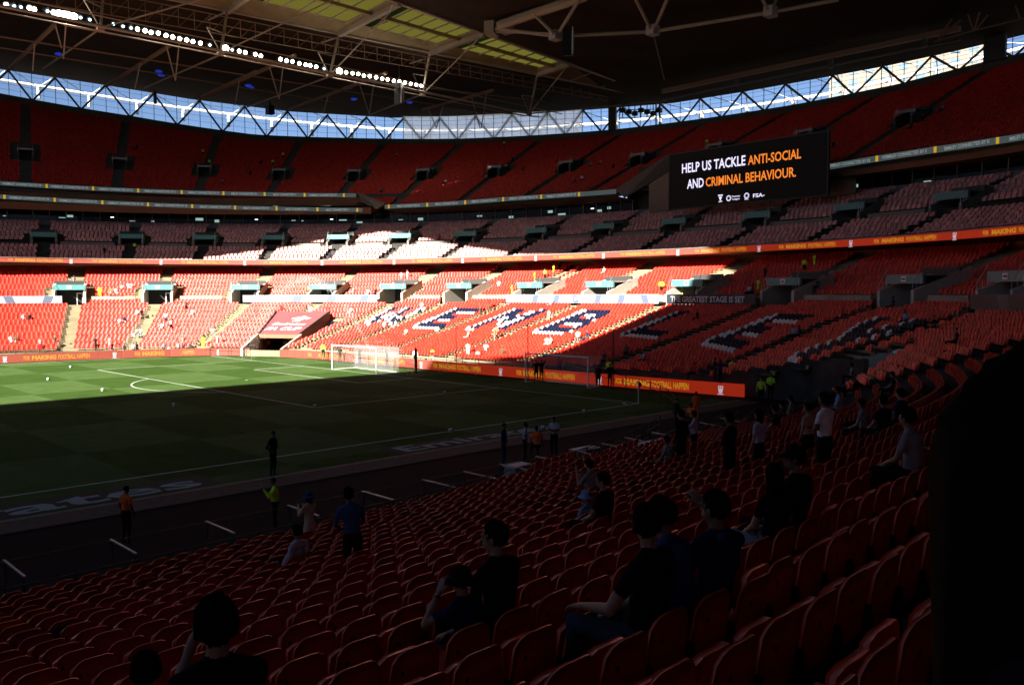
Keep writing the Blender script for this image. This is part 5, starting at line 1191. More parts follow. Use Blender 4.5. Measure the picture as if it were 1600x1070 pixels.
# ================================================================ people
def pose(kind, **k):
    """joints in metres, person faces +Y, origin between the feet (standing) or on the tread under the seat (sitting)"""
    J = {}
    lean = k.get('lean', 0.); hy = math.radians(k.get('head_yaw', 0)); nod = k.get('nod', 0.)
    if kind == 'stand':
        J.update(pel=(0, 0, .96), wst=(0, .01, 1.10), che=(0, lean*.6, 1.32), nek=(0, lean, 1.48), hip_l=(-.09, 0, .92), hip_r=(.09, 0, .92), kne_l=(-.10, .03, .50), kne_r=(.11, .02, .50), ank_l=(-.11, -.02, .09), ank_r=(.13, -.02, .09))
    else:
        J.update(pel=(0, .05, .52), wst=(0, .02+lean*.25, .68), che=(0, -.02+lean*.7, .90), nek=(0, .0+lean, 1.07), hip_l=(-.10, .08, .51), hip_r=(.10, .08, .51), kne_l=(-.13, .50, .54), kne_r=(.14, .48, .53), ank_l=(-.13, .50, .10), ank_r=(.14, .46, .10))
    nx, ny, nz = J['nek']
    J['hed'] = (nx, ny+.03+nod*.6, nz+.165-abs(nod)*.15); J['hyaw'] = hy
    sh = .185
    J['sho_l'] = (-sh, ny-.01, nz-.07); J['sho_r'] = (sh, ny-.01, nz-.07)
    arms = k.get('arms', 'down'); A = {}
    if arms == 'down': A = dict(elb_l=(-.25, -.02, -.28), han_l=(-.24, .08, -.52), elb_r=(.25, -.02, -.28), han_r=(.25, .08, -.52))
    if arms == 'lap': A = dict(elb_l=(-.26, .06, -.26), han_l=(-.10, .30, -.38), elb_r=(.26, .06, -.26), han_r=(.08, .30, -.38))
    if arms == 'knee': A = dict(elb_l=(-.30, .10, -.24), han_l=(-.22, .36, -.30), elb_r=(.26, .06, -.26), han_r=(.08, .30, -.38))
    if arms == 'phone': A = dict(elb_l=(-.22, .16, -.22), han_l=(-.06, .34, .02), elb_r=(.22, .16, -.22), han_r=(.06, .34, .02))
    if arms == 'fold': A = dict(elb_l=(-.25, .04, -.24), han_l=(.10, .18, -.20), elb_r=(.25, .04, -.24), han_r=(-.10, .2, -.24))
    if arms == 'hat': A = dict(elb_l=(-.36, .16, -.12), han_l=(-.16, .16, .16), elb_r=(.26, .06, -.26), han_r=(.08, .30, -.38))
    if arms == 'point': A = dict(elb_l=(-.26, .06, -.26), han_l=(-.10, .30, -.38), elb_r=(.20, .22, .02), han_r=(.22, .42, .17))
    if arms == 'up': A = dict(elb_l=(-.30, .06, .18), han_l=(-.18, .10, .42), elb_r=(.30, .06, .18), han_r=(.18, .10, .42))
    if arms == 'hips': A = dict(elb_l=(-.38, -.06, -.26), han_l=(-.18, .04, -.44), elb_r=(.38, -.06, -.26), han_r=(.18, .04, -.44))
    for a, v in A.items(): J[a] = (v[0], ny+v[1], nz-.07+v[2]) 
    return J
def body_mesh(kind, voxel, fingers=False, female=False, skirt=False, **k):
    J = pose(kind, **k); V = lambda n: Vector(J[n]); mb = MB(); seg = []
    def cap(a, b, ra, rb, m): 
        a, b = Vector(a), Vector(b); mb.bar(a, b, ra, n=12, r2=rb); mb.ball(a, ra*.995, n=12, k=8); mb.ball(b, rb*.995, n=12, k=8); seg.append((a, b, ra, rb, m))
    def ell(c, r, m): mb.ball(c, r, n=16, k=10); c = Vector(c); seg.append((c, c+Vector((0, 0, .001)), sum(r)/3, sum(r)/3, m))
    w_ = .93 if female else 1.
    # torso
    pel, wst, che, nek = V('pel'), V('wst'), V('che'), V('nek')
    for i in range(9):
        u = i/8; 
        c = pel.lerp(wst, u*2.4) if u < .4167 else wst.lerp(che, (u-.4167)/.5833)
        rx = (.165-.03*math.sin(u*math.pi*.9))*w_+.012*u; ry = .115+.01*math.sin(u*3)
        ell(c, (rx, ry, .09), 2 if u < .2 else 1)
    ell(che+Vector((0, 0, .04)), (.19*w_, .115, .11), 1); ell(che+Vector((0, 0, -.03)), (.18*w_, .12, .12), 1)
    cap(V('sho_l')*.96+nek*.04, V('sho_r')*.96+nek*.04, .062, .062, 1); cap(V('sho_l'), nek, .055, .058, 1); cap(V('sho_r'), nek, .055, .058, 1)
    cap(nek-Vector((0, 0, .02)), V('hed')-Vector((0, .01, .06)), .056, .052, 0)
    # head
    h = V('hed'); Rz = Matrix.Rotation(J['hyaw'], 3, 'Z'); H = lambda x, y, z: h+Rz @ Vector((x, y, z))
    ell(h+Vector((0, 0, .02)), (.078, .078, .10), 0); ell(H(0, -.02, .035), (.078, .085, .085), 0); ell(H(0, .035, -.045), (.052, .055, .065), 0); ell(H(0, .05, -.075), (.03, .035, .03), 0)
    ell(H(0, .092, -.012), (.014, .022, .022), 0); ell(H(0, .083, .03), (.045, .02, .02), 0); ell(H(0, .085, -.052), (.026, .014, .012), 0)
    for s in (-1, 1): ell(H(.077*s, -.005, -.005), (.012, .02, .03), 0)
    # arms
    for s, q in ((-1, 'l'), (1, 'r')):
        a, b, c = V('sho_'+q), V('elb_'+q), V('han_'+q); long_ = k.get('sleeve', 'short') == 'long'
        cap(a, a.lerp(b, .55), .058, .050, 1); cap(a.lerp(b, .5), b, .047, .040, 1 if long_ else 0); cap(b, b.lerp(c, .45), .042, .036, 1 if long_ else 0); cap(b.lerp(c, .45), b.lerp(c, .93), .036, .026, 1 if long_ else 0)
        d = (c-b).normalized(); 
        if not fingers: 
            cap(c, c+d*.07, .032, .028, 0); cap(c+d*.06, c+d*.13, .024, .014, 0)
        else:
            side = d.cross(Vector((0, 0, 1))).normalized() if abs(d.z) < .9 else Vector((1, 0, 0)); nrm_ = side.cross(d)
            for o in (-.028, -.01, .01, .028): cap(c+side*o*.6, c+d*.075+side*o, .019, .015, 0)
            for o, L in ((-.036, .062), (-.0125, .078), (.0125, .083), (.037, .074)):
                p0 = c+d*.08+side*o; p1 = p0+d*L*.5+side*o*.18-nrm_*.006; p2 = p1+d*L*.42-nrm_*.022+side*o*.1; cap(p0, p1, .0115, .010, 0); cap(p1, p2, .010, .008, 0)
            p0 = c+d*.02+side*.035*(-s); p1 = p0+d*.035+side*.035*(-s)-nrm_*.01; p2 = p1+d*.035+side*.008*(-s)-nrm_*.008; cap(p0, p1, .014, .012, 0); cap(p1, p2, .012, .009, 0)
    # legs
    for q in 'lr':
        a, b, c = V('hip_'+q), V('kne_'+q), V('ank_'+q); cap(a, a.lerp(b, .5), .092, .078, 2); cap(a.lerp(b, .5), b, .078, .060, 2); sk = k.get('shorts', False)
        cap(b, b.lerp(c, .35), .058, .056, 0 if sk else 2); cap(b.lerp(c, .35), c, .056, .038, 0 if sk else 2); cap(c+Vector((0, -.03, -.04)), c+Vector((0, .13, -.055)), .042, .032, 4)
    if skirt:
        for i in range(7): u = i/6; ell((0, 0, .98-u*.42), (.15+.09*u, .12+.08*u, .07), 2)
    me0 = mb.build('raw', mesh_only=True); o = bpy.data.objects.new('raw', me0); C.objects.link(o)
    r = o.modifiers.new('r', 'REMESH'); r.mode = 'VOXEL'; r.voxel_size = voxel; r.use_smooth_shade = True
    sm = o.modifiers.new('s', 'SMOOTH'); sm.factor = .5; sm.iterations = 2 if not fingers else 1
    dg = bpy.context.evaluated_depsgraph_get(); dg.update(); me = bpy.data.meshes.new_from_object(o.evaluated_get(dg)); bpy.data.objects.remove(o)
    n = len(me.polygons); ce = np.zeros(n*3); me.polygons.foreach_get('center', ce); ce = ce.reshape(-1, 3); best = np.full(n, 1e9); idx = np.zeros(n, np.int32)
    for a, b, ra, rb, m in seg:
        a_, b_ = np.array(a), np.array(b); ab = b_-a_; t = np.clip(((ce-a_)@ab)/(ab@ab), 0, 1); dd = np.linalg.norm(ce-(a_+t[:, None]*ab), axis=1)-(ra+(rb-ra)*t)
        w = dd < best; best[w] = dd[w]; idx[w] = m
    hh = np.array(h); up = (ce[:, 2] > hh[2]+.035) | ((ce[:, 2] > hh[2]-.05) & (((ce[:, :2]-hh[:2])@np.array((-math.sin(J['hyaw']), math.cos(J['hyaw'])))) < -.01))
    hd = (np.linalg.norm(ce-hh, axis=1) < .16) & (idx == 0) & up; idx[hd] = 3
    me.polygons.foreach_set('material_index', idx); me.polygons.foreach_set('use_smooth', np.ones(n, bool)); me.name = 'body'
    for i in range(5): me.materials.append(M_black)
    return me, J
SK = [mat('skin_light', (.30, .17, .12), .55), mat('skin_tan', (.20, .11, .07), .55), mat('skin_dark', (.09, .045, .028), .5)]
COL = dict(white=(.75, .75, .76), black=(.010, .010, .012), navy=(.015, .022, .07), blue=(.035, .07, .18), grey=(.22, .22, .24), red=(.45, .03, .03), pink=(.62, .25, .25), lime=(.55, .85, .05), orange=(.85, .17, .04), beige=(.5, .42, .32), denim=(.035, .05, .075), lilac=(.42, .40, .48), brown=(.12, .07, .04), green=(.05, .16, .05), skyblue=(.20, .32, .5), sand=(.4, .33, .22))
def cm(n): return mat('cloth_'+n, COL[n], .95, .05, noise=.12, nscale=9)
HAIR = [mat('dark_hair', (.006, .005, .004), .95, .05), mat('brown_hair', (.05, .028, .015), .6), mat('fair_hair', (.22, .15, .08), .6), mat('grey_hair', (.16, .16, .16), .6)]
TEMPL = {}
def template(key):
    if key not in TEMPL:
        kind, arms, extra = key
        TEMPL[key] = body_mesh(kind, .034, arms=arms, sleeve='long' if extra == 'long' else 'short', shorts=extra == 'shorts', skirt=extra == 'skirt', lean=.12 if extra == 'lean' else (.02 if kind == 'stand' else -.02))
    return TEMPL[key]
def skin_slots(o, cols):
    for i, m in enumerate(cols): o.material_slots[i].link = 'OBJECT'; o.material_slots[i].material = m
def lathe(prof, c, n=20, m=None, name='hat', parent=None, tilt=None):
    mb = MB(); vs = []; fs = []
    for r, z in prof:
        for i in range(n): a = 2*math.pi*i/n; vs.append(Vector((r*math.cos(a)*.92, r*math.sin(a)*1.08, z)))
    for j in range(len(prof)-1):
        for i in range(n): fs.append((j*n+i, j*n+(i+1) % n, (j+1)*n+(i+1) % n, (j+1)*n+i))
    fs.append(tuple((len(prof)-1)*n+i for i in range(n)))
    if tilt: vs = [Matrix.Rotation(tilt, 3, 'X') @ v for v in vs]
    mb.mesh([v+Vector(c) for v in vs], fs); o = mb.build(name, m, smooth=True); o.parent = parent; return o
def hat(kind, J, m, parent):
    h = Vector(J['hed']); yaw = J['hyaw']
    if kind == 'bucket': return lathe([(.165, -.005), (.15, .02), (.105, .055), (.098, .10), (.085, .135), (.05, .148), (.01, .150)], h, m=m, name='bucket_hat', parent=parent)
    if kind in ('cap', 'capback'):
        o = lathe([(.092, .03), (.096, .06), (.088, .10), (.062, .128), (.02, .140)], h, m=m, name='cap', parent=parent)
        mb = MB(); vs = []; R = Matrix.Rotation(yaw, 3, 'Z')
        for i in range(9):
            a = math.pi*(.12+.76*i/8); 
            for r, dz in ((.088, .045), (.165, .030)): 
                for t in (0, .008): vs.append(h+R @ Vector((r*.85*math.cos(a), r*math.sin(a)*1.05+(.03 if r > .1 else 0), dz+t)))
        fs = []
        for i in range(8): a = i*4; b = a+4; fs += [(a, b, b+2, a+2), (a+1, a+3, b+3, b+1), (a+2, b+2, b+3, a+3)]
        mb.mesh(vs, fs); v = mb.build('visor', m, smooth=False); v.parent = o; return o
def hair(J, m, parent, long_=0, vol=1.):
    h = Vector(J['hed']); R = Matrix.Rotation(J['hyaw'], 3, 'Z'); mb = MB(); n, k = 26, 18; vs = []
    r_ = random.Random(int(h.x*1e4)+int(long_*100))
    for j in range(k+1):
        t = math.pi*j/k
        for i in range(n):
            a = 2*math.pi*i/n; x, y, z = math.sin(t)*math.cos(a), math.sin(t)*math.sin(a), math.cos(t)
            f = 1+.05*math.sin(a*7+t*5)+.03*math.sin(a*13+t*11)+r_.uniform(-.02, .03)
            if y > .15 and z < .38: f *= .80
            zz = z*.118*vol*f+.03
            if z < -.1 and y < .3: zz -= long_*(-z)
            if z < -.55 and not long_: f *= .72
            vs.append(h+R @ Vector((x*.098*vol*f, y*.112*vol*f-.010, zz)))
    fs = [(j*n+i, (j+1)*n+i, (j+1)*n+(i+1) % n, j*n+(i+1) % n) for j in range(k) for i in range(n)]
    mb.mesh(vs, fs); o = mb.build('hair', m, smooth=True); o.parent = parent; return o
def faceto(s, turn=0): n = nrm(s); return math.atan2(-n[1], -n[0])-math.pi/2+math.radians(turn)
def place(label, xyz, key, rz, shirt, trou, sk=0, hr=0, group=None, scale=1., hatk=None, hatc=None, vest=None, bag=None):
    me, J = template(key); t = thing('person', label, 'person', xyz, group, rz); t.scale = (scale,)*3
    b = link('body', me, t); skin_slots(b, [SK[sk], cm(shirt), cm(trou), HAIR[hr] if not hatk else cm(hatc), M_black])
    if hatk: hat(hatk, J, cm(hatc), t)
    return t
def on_tier(px, py, h, tier):
    if tier == 'L':
        r = first_hit(px, py, h)
        if r is None: return None
        s, d, _ = r; i = int(d/.8) if d < 22 else None
        if i is not None: return s, i*.8+.35, zt2(s, i*.8)
        j = max(0, int((d-22.4)/.8)); return s, 22.4+.8*j+.35, zlow(22.4+.8*j)
    ds = np.arange(45, 84, .4) if tier == 'U' else np.array([q[0] for q in CROW]); pv = None
    for d in ds:
        s, z = ats(px, py, d); zz = (uz(s, d) if tier == 'U' else dict(CROW)[d])+h
        if z <= zz: return s, d+.3, zz-h
    return None
def crowd(label, px, py, tier, kind, arms, extra, shirt, trou, sk=0, hr=0, turn=0, **kw):
    h = kw.pop('h', .9 if kind == 'sit' else .1)
    r = on_tier(px, py, h, tier)
    if r is None: print('no hit', label); return
    s, d, z = r; return place(label, P3(s, d, z), (kind, arms, extra), faceto(s, turn), shirt, trou, sk, hr, **kw)
def ground_person(label, px, py, z, kind, arms, extra, shirt, trou, face, sk=0, hr=0, **kw):
    return place(label, atz(px, py, z), (kind, arms, extra), math.radians(face)-math.pi/2, shirt, trou, sk, hr, **kw)
def people_far():
    G = ground_person
    # on or beside the pitch (px, py are the feet)
    G('person in grey coat standing alone by the far boards', 194, 558.5, 0, 'stand', 'down', 'long', 'grey', 'sand', -60)
    G('person in white shirt and black shorts by the yellow board lettering', 209, 558, 0, 'stand', 'fold', 'short', 'white', 'black', -100, 1)
    G('person in black standing close behind a white shirted man at the boards', 214, 556.5, 0, 'stand', 'down', 'long', 'black', 'black', -150, 2)
    G('person in pale blue shirt in front of the far boards', 256.5, 557, 0, 'stand', 'fold', 'short', 'skyblue', 'black', -90)
    G('person in white bending low in front of the far boards', 265, 557, 0, 'sit', 'lap', 'short', 'white', 'white', -90)
    G('person in white shirt and dark shorts standing with legs apart by the boards', 279, 556.5, 0, 'stand', 'down', 'shorts', 'white', 'black', -80, 1)
    G('person in white and navy standing just left of the far corner flag', 295.6, 556, 0, 'stand', 'down', 'short', 'lilac', 'navy', -60)
    G('person in black standing on the far grass left of the tunnel', 376, 553, 0, 'stand', 'fold', 'long', 'black', 'black', -100, 1, scale=1.05)
    G('person in white shirt walking between tunnel and sunlit goal', 505.6, 563, 0, 'stand', 'down', 'short', 'white', 'sand', -120)
    G('person in black seen through the left side of the sunlit goal', 531.5, 566.5, 0, 'stand', 'down', 'long', 'black', 'black', -140, 1)
    for i, (px, py, c, lab) in enumerate([(420, 551, 'red', 'person in red at the left side of the tunnel mouth'), (427, 551, 'black', 'person in black in the middle of the tunnel mouth'), (446, 551, 'grey', 'person in grey near the right side of the tunnel mouth'), (470, 551, 'beige', 'person in beige by the right wall of the tunnel')]):
        G(lab, px, py, 0, 'stand', ['down', 'fold', 'down', 'hips'][i], 'long', c, 'black', -110, i % 2)
    G('steward in lime jacket between tunnel and goal, behind the boards', 505, 560, .3, 'stand', 'down', 'long', 'lime', 'black', -120)
    G('person in white by the dark padded pole right of the goal', 649, 571, .2, 'stand', 'down', 'long', 'white', 'black', -130)
    G('steward in yellow shirt behind the boards right of the goal', 676, 570, .1, 'stand', 'down', 'long', 'lime', 'white', -160)
    G('steward in lime vest behind the boards where sun meets shade', 791, 578, .1, 'stand', 'hips', 'long', 'lime', 'black', -170, 2)
    G('person in pink behind the boards beside a white box', 747, 573, .3, 'stand', 'down', 'long', 'pink', 'pink', -150)
    G('person in black in the left half of the training goal', 838, 596, 0, 'stand', 'hips', 'long', 'black', 'black', -150, 2, scale=1.05)
    G('person in black leaning at the training goal, second from its left post', 846, 596, 0, 'stand', 'up', 'long', 'black', 'black', -120, 1, scale=1.05)
    G('person in black standing right of the training goal', 935, 606, 0, 'stand', 'down', 'long', 'black', 'black', -170, 2, scale=1.06)
    G('person in black with bag standing at the tall pole by the boards', 953, 605, 0, 'stand', 'hips', 'long', 'black', 'black', -120, 1, scale=1.08)
    G('person in red shirt behind the boards in the shaded training goal', 874, 588, .3, 'stand', 'fold', 'short', 'red', 'navy', -150, 2)
    G('steward in lime top behind the boards right of the training goal', 951, 594, .4, 'stand', 'down', 'long', 'lime', 'navy', -170, 1)
    G('person in dark tracksuit standing on the near touchline', 427, 743, 0, 'stand', 'hips', 'long', 'black', 'black', -60, 1, scale=1.06)
    G('steward in orange vest standing on the dark track at lower left', 198, 849, 0, 'stand', 'down', 'vest', 'orange', 'black', 20, 2)
    G('steward in orange vest in the shade by the corner', 1087, 658, 0, 'stand', 'down', 'long', 'orange', 'orange', -120, 2)
    G('person in white sleeves and orange vest near the corner platform', 1080, 681, 0, 'stand', 'fold', 'short', 'orange', 'black', 180, 2)
    G('person in black walking on the track left of the orange stewards', 1058, 672, 0, 'stand', 'down', 'long', 'black', 'black', 150, 1)
    G('person in blue jacket with pass round the neck on the track', 787, 726, 0, 'stand', 'down', 'long', 'navy', 'denim', -60, 1, scale=1.05)
    G('person in white top standing on the track beside a crouching steward', 820, 721, 0, 'stand', 'down', 'short', 'lilac', 'black', -40, 2)
    G('steward in bright orange vest bending on the track', 840, 716, 0, 'sit', 'lap', 'lean', 'orange', 'black', 60, 2, scale=1.1)
    G('person in white vest and dark shirt, rightmost of the group on the track', 866, 713, 0, 'stand', 'fold', 'short', 'lilac', 'black', -160, 2, scale=1.05)
    G('steward in lime vest drinking at the platform rail', 431, 834, .1, 'stand', 'phone', 'long', 'lime', 'black', 150, 1)
    G('steward in lime vest, left one of two in the dark corner gap', 1189, 634, .6, 'stand', 'down', 'long', 'lime', 'black', -150)
    G('steward in lime vest, right one of two in the dark corner gap', 1204, 626, .6, 'stand', 'fold', 'long', 'lime', 'black', -150)
    G('steward in lime top behind the right end of the boards', 1144, 596, .7, 'stand', 'down', 'long', 'lime', 'black', -150)
    Cc = crowd
    # sunlit lower tier
    L = [('stand', 151, 546, 'black', 'black', 'person in black standing on the first pale aisle'), ('stand', 259, 507, 'white', 'navy', 'person in white on the second pale aisle, higher one'), ('stand', 268, 517, 'white', 'black', 'person in white on the second pale aisle, lower one'),
         ('sit', 252, 508, 'white', 'white', 'person in white stretched over seats left of the second aisle'), ('sit', 37, 494, 'white', 'black', 'person in white seated at far left under the first banner'), ('sit', 47, 492, 'black', 'black', 'person in black seated at far left under the first banner'),
         ('sit', 17, 528, 'white', 'white', 'person in white seated low at the far left'), ('sit', 25, 527, 'brown', 'white', 'person in brown seated low at the far left'), ('sit', 85, 528, 'brown', 'black', 'lone person in brown seated left of the first pale aisle'),
         ('sit', 216, 485, 'white', 'white', 'person in white seated high between first and second aisle'), ('sit', 222, 485, 'black', 'black', 'person in black seated high between first and second aisle'), ('sit', 187, 499, 'white', 'pink', 'person in white seated mid block between first and second aisle'),
         ('sit', 194, 498, 'navy', 'white', 'person in navy seated mid block between first and second aisle'), ('sit', 214, 515, 'sand', 'white', 'person in sand coloured top, lowest pair left of second aisle'), ('sit', 220, 515, 'white', 'skyblue', 'person in white top, lowest pair left of second aisle'),
         ('stand', 291, 487, 'brown', 'black', 'person in brown standing right of the second aisle'), ('sit', 300, 486, 'white', 'white', 'person in white seated right of the second aisle'), ('sit', 333, 514, 'white', 'pink', 'person in white seated left of the third aisle'),
         ('sit', 173, 452, 'orange', 'white', 'person in orange seated above the cross wall at left'), ('sit', 182, 451, 'white', 'white', 'person in white seated above the cross wall at left'), ('sit', 190, 446, 'white', 'black', 'person in white and black, upper of the left group'),
         ('sit', 200, 444, 'white', 'white', 'person in white, left one of an upper pair at left'), ('sit', 206, 444, 'pink', 'white', 'person in pink, right one of an upper pair at left'), ('stand', 116, 447, 'grey', 'white', 'person in grey standing by the first entrance wall'),
         ('stand', 171, 546, 'pink', 'pink', 'person in pink standing at the front rail at left'), ('stand', 63, 551, 'pink', 'red', 'person in pink behind the boards at far left'), ('stand', 341, 541, 'beige', 'beige', 'person in beige at the foot of the third aisle'), ('stand', 316, 548, 'lime', 'lime', 'steward in lime behind the boards left of the tunnel'),
         ('stand', 286, 545, 'pink', 'pink', 'person in pink at the foot of the second aisle'), ('sit', 440, 480, 'red', 'black', 'person in red seated above the tunnel banner'), ('sit', 485, 480, 'white', 'white', 'person in white seated above the tunnel banner'),
         ('sit', 548, 483, 'white', 'white', 'person in white seated right of the tunnel banner'), ('sit', 656, 476, 'white', 'black', 'large person in white seated above the letter W'), ('sit', 619, 503, 'white', 'skyblue', 'person in white on the aisle beside the letter W'),
         ('stand', 729, 560, 'white', 'white', 'person in white standing low in the block below the letter M'), ('sit', 732, 520, 'white', 'white', 'person in white seated right under the letter M'), ('sit', 633, 517, 'beige', 'beige', 'person in beige seated right of the W aisle'),
         ('stand', 750, 492, 'brown', 'brown', 'person in brown standing in the aisle left of the letter M'), ('stand', 764, 486, 'red', 'brown', 'person in dark red standing higher by the letter M'), ('stand', 771, 535, 'orange', 'sand', 'person in orange standing in the aisle below the letter M'),
         ('sit', 779, 514, 'orange', 'white', 'person in orange seated at the aisle below the letter M'), ('sit', 757, 541, 'white', 'white', 'person in white seated low right of the goal'), ('stand', 856, 505, 'white', 'sand', 'person in white at the aisle left of the letter B'),
         ('sit', 852, 531, 'sand', 'white', 'person in sand top seated below the letter B, left one'), ('sit', 859, 531, 'white', 'white', 'person in white seated below the letter B, right one'), ('sit', 907, 519, 'white', 'grey', 'person in white seated right of the foot of the letter B'),
         ('sit', 919, 521, 'navy', 'navy', 'person in navy seated on the aisle right of the letter B'), ('sit', 788, 545, 'brown', 'brown', 'person in brown seated at the front in the sun'), ('sit', 859, 471, 'white', 'grey', 'person just under the third banner board'),
         ('stand', 630, 439, 'white', 'pink', 'person in white, left of two standing high on an aisle'), ('stand', 637, 438, 'white', 'white', 'person in white, right of two standing high on an aisle'), ('sit', 572, 457, 'white', 'white', 'person in white left of the fifth entrance'),
         ('sit', 551, 452, 'sand', 'white', 'person in sand top seated above the blue white banner'), ('sit', 583, 460, 'black', 'black', 'person in black left of the fifth entrance'), ('sit', 782, 440, 'white', 'white', 'lone person in white seated high in the middle of the stand'),
         ('sit', 942, 421, 'white', 'pink', 'person in white seated near the top edge of the bright red block')]
    for i, (kd, px, py, c, tr, lab) in enumerate(L): Cc(lab, px, py, 'L', kd, 'down' if kd == 'stand' else 'lap', 'short', c, tr, i % 3 if i % 4 else 0, i % 3, turn=(i*37) % 80-40)
    S = [(835, 441, 'steward in lime vest, lowest of four on the steep aisle'), (853, 437, 'steward in lime vest, second up on the steep aisle'), (865, 429, 'steward in lime vest, third up on the steep aisle'), (817, 462, 'steward in lime suit standing at the eighth entrance wall'), (795, 464, 'steward in lime at the left foot of the eighth entrance'),
         (1034, 458, 'steward in lime and pink at the foot of the right sunlit entrance'), (1065, 459, 'steward in lime beside the dark banner board in sun'), (1101, 460, 'steward in lime just inside the shade above the dark banner'), (1186, 457, 'steward in lime standing left of a shaded entrance'),
         (1254, 428, 'steward in lime, lower one on the shaded right aisle'), (1276, 417, 'steward in lime, upper one on the shaded right aisle'), (1208, 459, 'steward in lime in the dark entrance stairs'), (156, 463, 'steward in lime by the tunnel side entrance'), (484, 462, 'steward in lime above the blue white banner')]
    for i, (px, py, lab) in enumerate(S): Cc(lab, px, py, 'L', 'stand', ['down', 'fold', 'hips'][i % 3], 'long', 'lime', ['lime', 'black'][i % 2], i % 3, 0, turn=(i*53) % 100-50)
    Cc('steward in black and yellow, topmost of four on the steep aisle', 877.6, 424, 'L', 'stand', 'down', 'long', 'black', 'black', 1)
    D = [('stand', 1194, 440, 'black', 'person in black standing in the shaded block with arms raised'), ('sit', 1162, 460, 'lilac', 'person in lilac seated at the right end of the dark banner'), ('sit', 1168, 460, 'denim', 'person in denim seated at the right end of the dark banner'), ('stand', 1384, 463, 'lilac', 'person in lilac by the dark entrance stairs at right'),
         ('sit', 1394, 470, 'navy', 'person in navy seated just below the right cross wall'), ('sit', 1423, 490, 'skyblue', 'person in pale blue seated at the top of the letter Y'), ('sit', 1488, 523, 'blue', 'lone person in blue seated far right of the letter Y'), ('sit', 1243, 513, 'skyblue', 'person in pale blue, left one beside the second letter E'),
         ('sit', 1254, 513, 'navy', 'person in navy, right one beside the second letter E'), ('sit', 1281, 439, 'blue', 'person in blue seated in the shaded block at right'), ('sit', 1086, 491, 'black', 'person in black seated at the top of the letter L'), ('sit', 985, 541, 'brown', 'person in brown seated in the shade below the letter L'),
         ('sit', 1008, 553, 'skyblue', 'person in pale blue near the front in shade'), ('sit', 949, 553, 'denim', 'person in denim seated behind the training goal'), ('sit', 1080, 575, 'red', 'person in red behind the boards in shade'), ('sit', 1020, 492, 'grey', 'person in grey on the aisle edge between sun and shade'),
         ('stand', 1120, 592, 'black', 'person in black in the front gangway behind the boards'), ('stand', 1132, 592, 'navy', 'person in navy in the front gangway behind the boards'), ('sit', 1452, 503, 'black', 'person in black seated on the aisle right of the letter Y')]
    for i, (kd, px, py, c, lab) in enumerate(D): Cc(lab, px, py, 'L', kd, 'up' if i == 0 else ('down' if kd == 'stand' else 'lap'), 'short', c, 'black', i % 3, i % 2, turn=(i*31) % 60-30)
    U = [(870, 250, 'black', 'person in black standing high behind the goal'), (905, 252, 'navy', 'person in navy in the top tier group, left'), (909, 251, 'black', 'person in black in the top tier group, middle'), (922, 256, 'grey', 'person in grey in the top tier group, right'), (937, 253, 'lilac', 'person in lilac in the top tier above the sloping wall'),
         (957, 259, 'black', 'person in black right of the top tier group'), (897, 281, 'navy', 'person in navy low in the top tier'), (908, 277, 'white', 'person in white low in the top tier'), (596, 296, 'blue', 'person in blue low in the top tier left of centre'), (619, 241, 'skyblue', 'person in pale blue high in the top tier'),
         (695, 283, 'white', 'person in white and black in the lower rows of the top tier'), (674, 274, 'black', 'person in black, left one in the lower rows of the top tier'), (817, 262, 'navy', 'lone person in navy in the top tier'), (800, 248, 'black', 'lone person in black in the top tier'),
         (213, 230, 'black', 'person in black seated high in the left top tier'), (208, 230, 'brown', 'person in brown seated high in the left top tier'), (391, 270, 'black', 'person in black seated in the left top tier'), (407, 253, 'black', 'person in black seated higher in the left top tier'), (347, 283, 'grey', 'person in grey near the balcony of the left top tier'),
         (1440, 184, 'black', 'person in black in the dim top tier at right'), (1471, 168, 'grey', 'person in grey in the dim top tier at far right'), (1300, 225, 'black', 'person in black above the right end of the screen'), (1422, 196, 'navy', 'person in navy low in the dim top tier at right')]
    for i, (px, py, c, lab) in enumerate(U): Cc(lab, px, py, 'U', 'sit', 'lap', 'short', c, 'black', i % 3, i % 2, turn=(i*31) % 60-30)
    for i, (px, py, lab) in enumerate([(327, 262, 'steward in lime at the third top tier entrance'), (317, 245, 'steward in lime on the aisle above the third top tier entrance'), (426, 261, 'steward in lime left of the fourth top tier entrance'), (442, 250, 'steward in lime above the fourth top tier entrance'), (1103, 232, 'steward in lime above the left end of the big screen'), (787, 232, 'steward in lime high on an aisle behind the goal')]):
        Cc(lab, px, py, 'U', 'stand', 'down', 'long', 'lime', 'black', i % 3)
    for i, (px, py, c, lab) in enumerate([(405, 402, 'black', 'person in black seated at the club tier front'), (163, 390, 'black', 'person in black seated in the dim left club tier'), (515, 399, 'navy', 'person in navy standing in the sunlit club tier'), (210, 386, 'lime', 'steward in lime in the second club tier entrance'), (685, 376, 'red', 'person in red by the sunlit club tier entrance')]):
        Cc(lab, px, py, 'C', 'sit', 'lap', 'short', c, 'black', i % 3)
people_far()
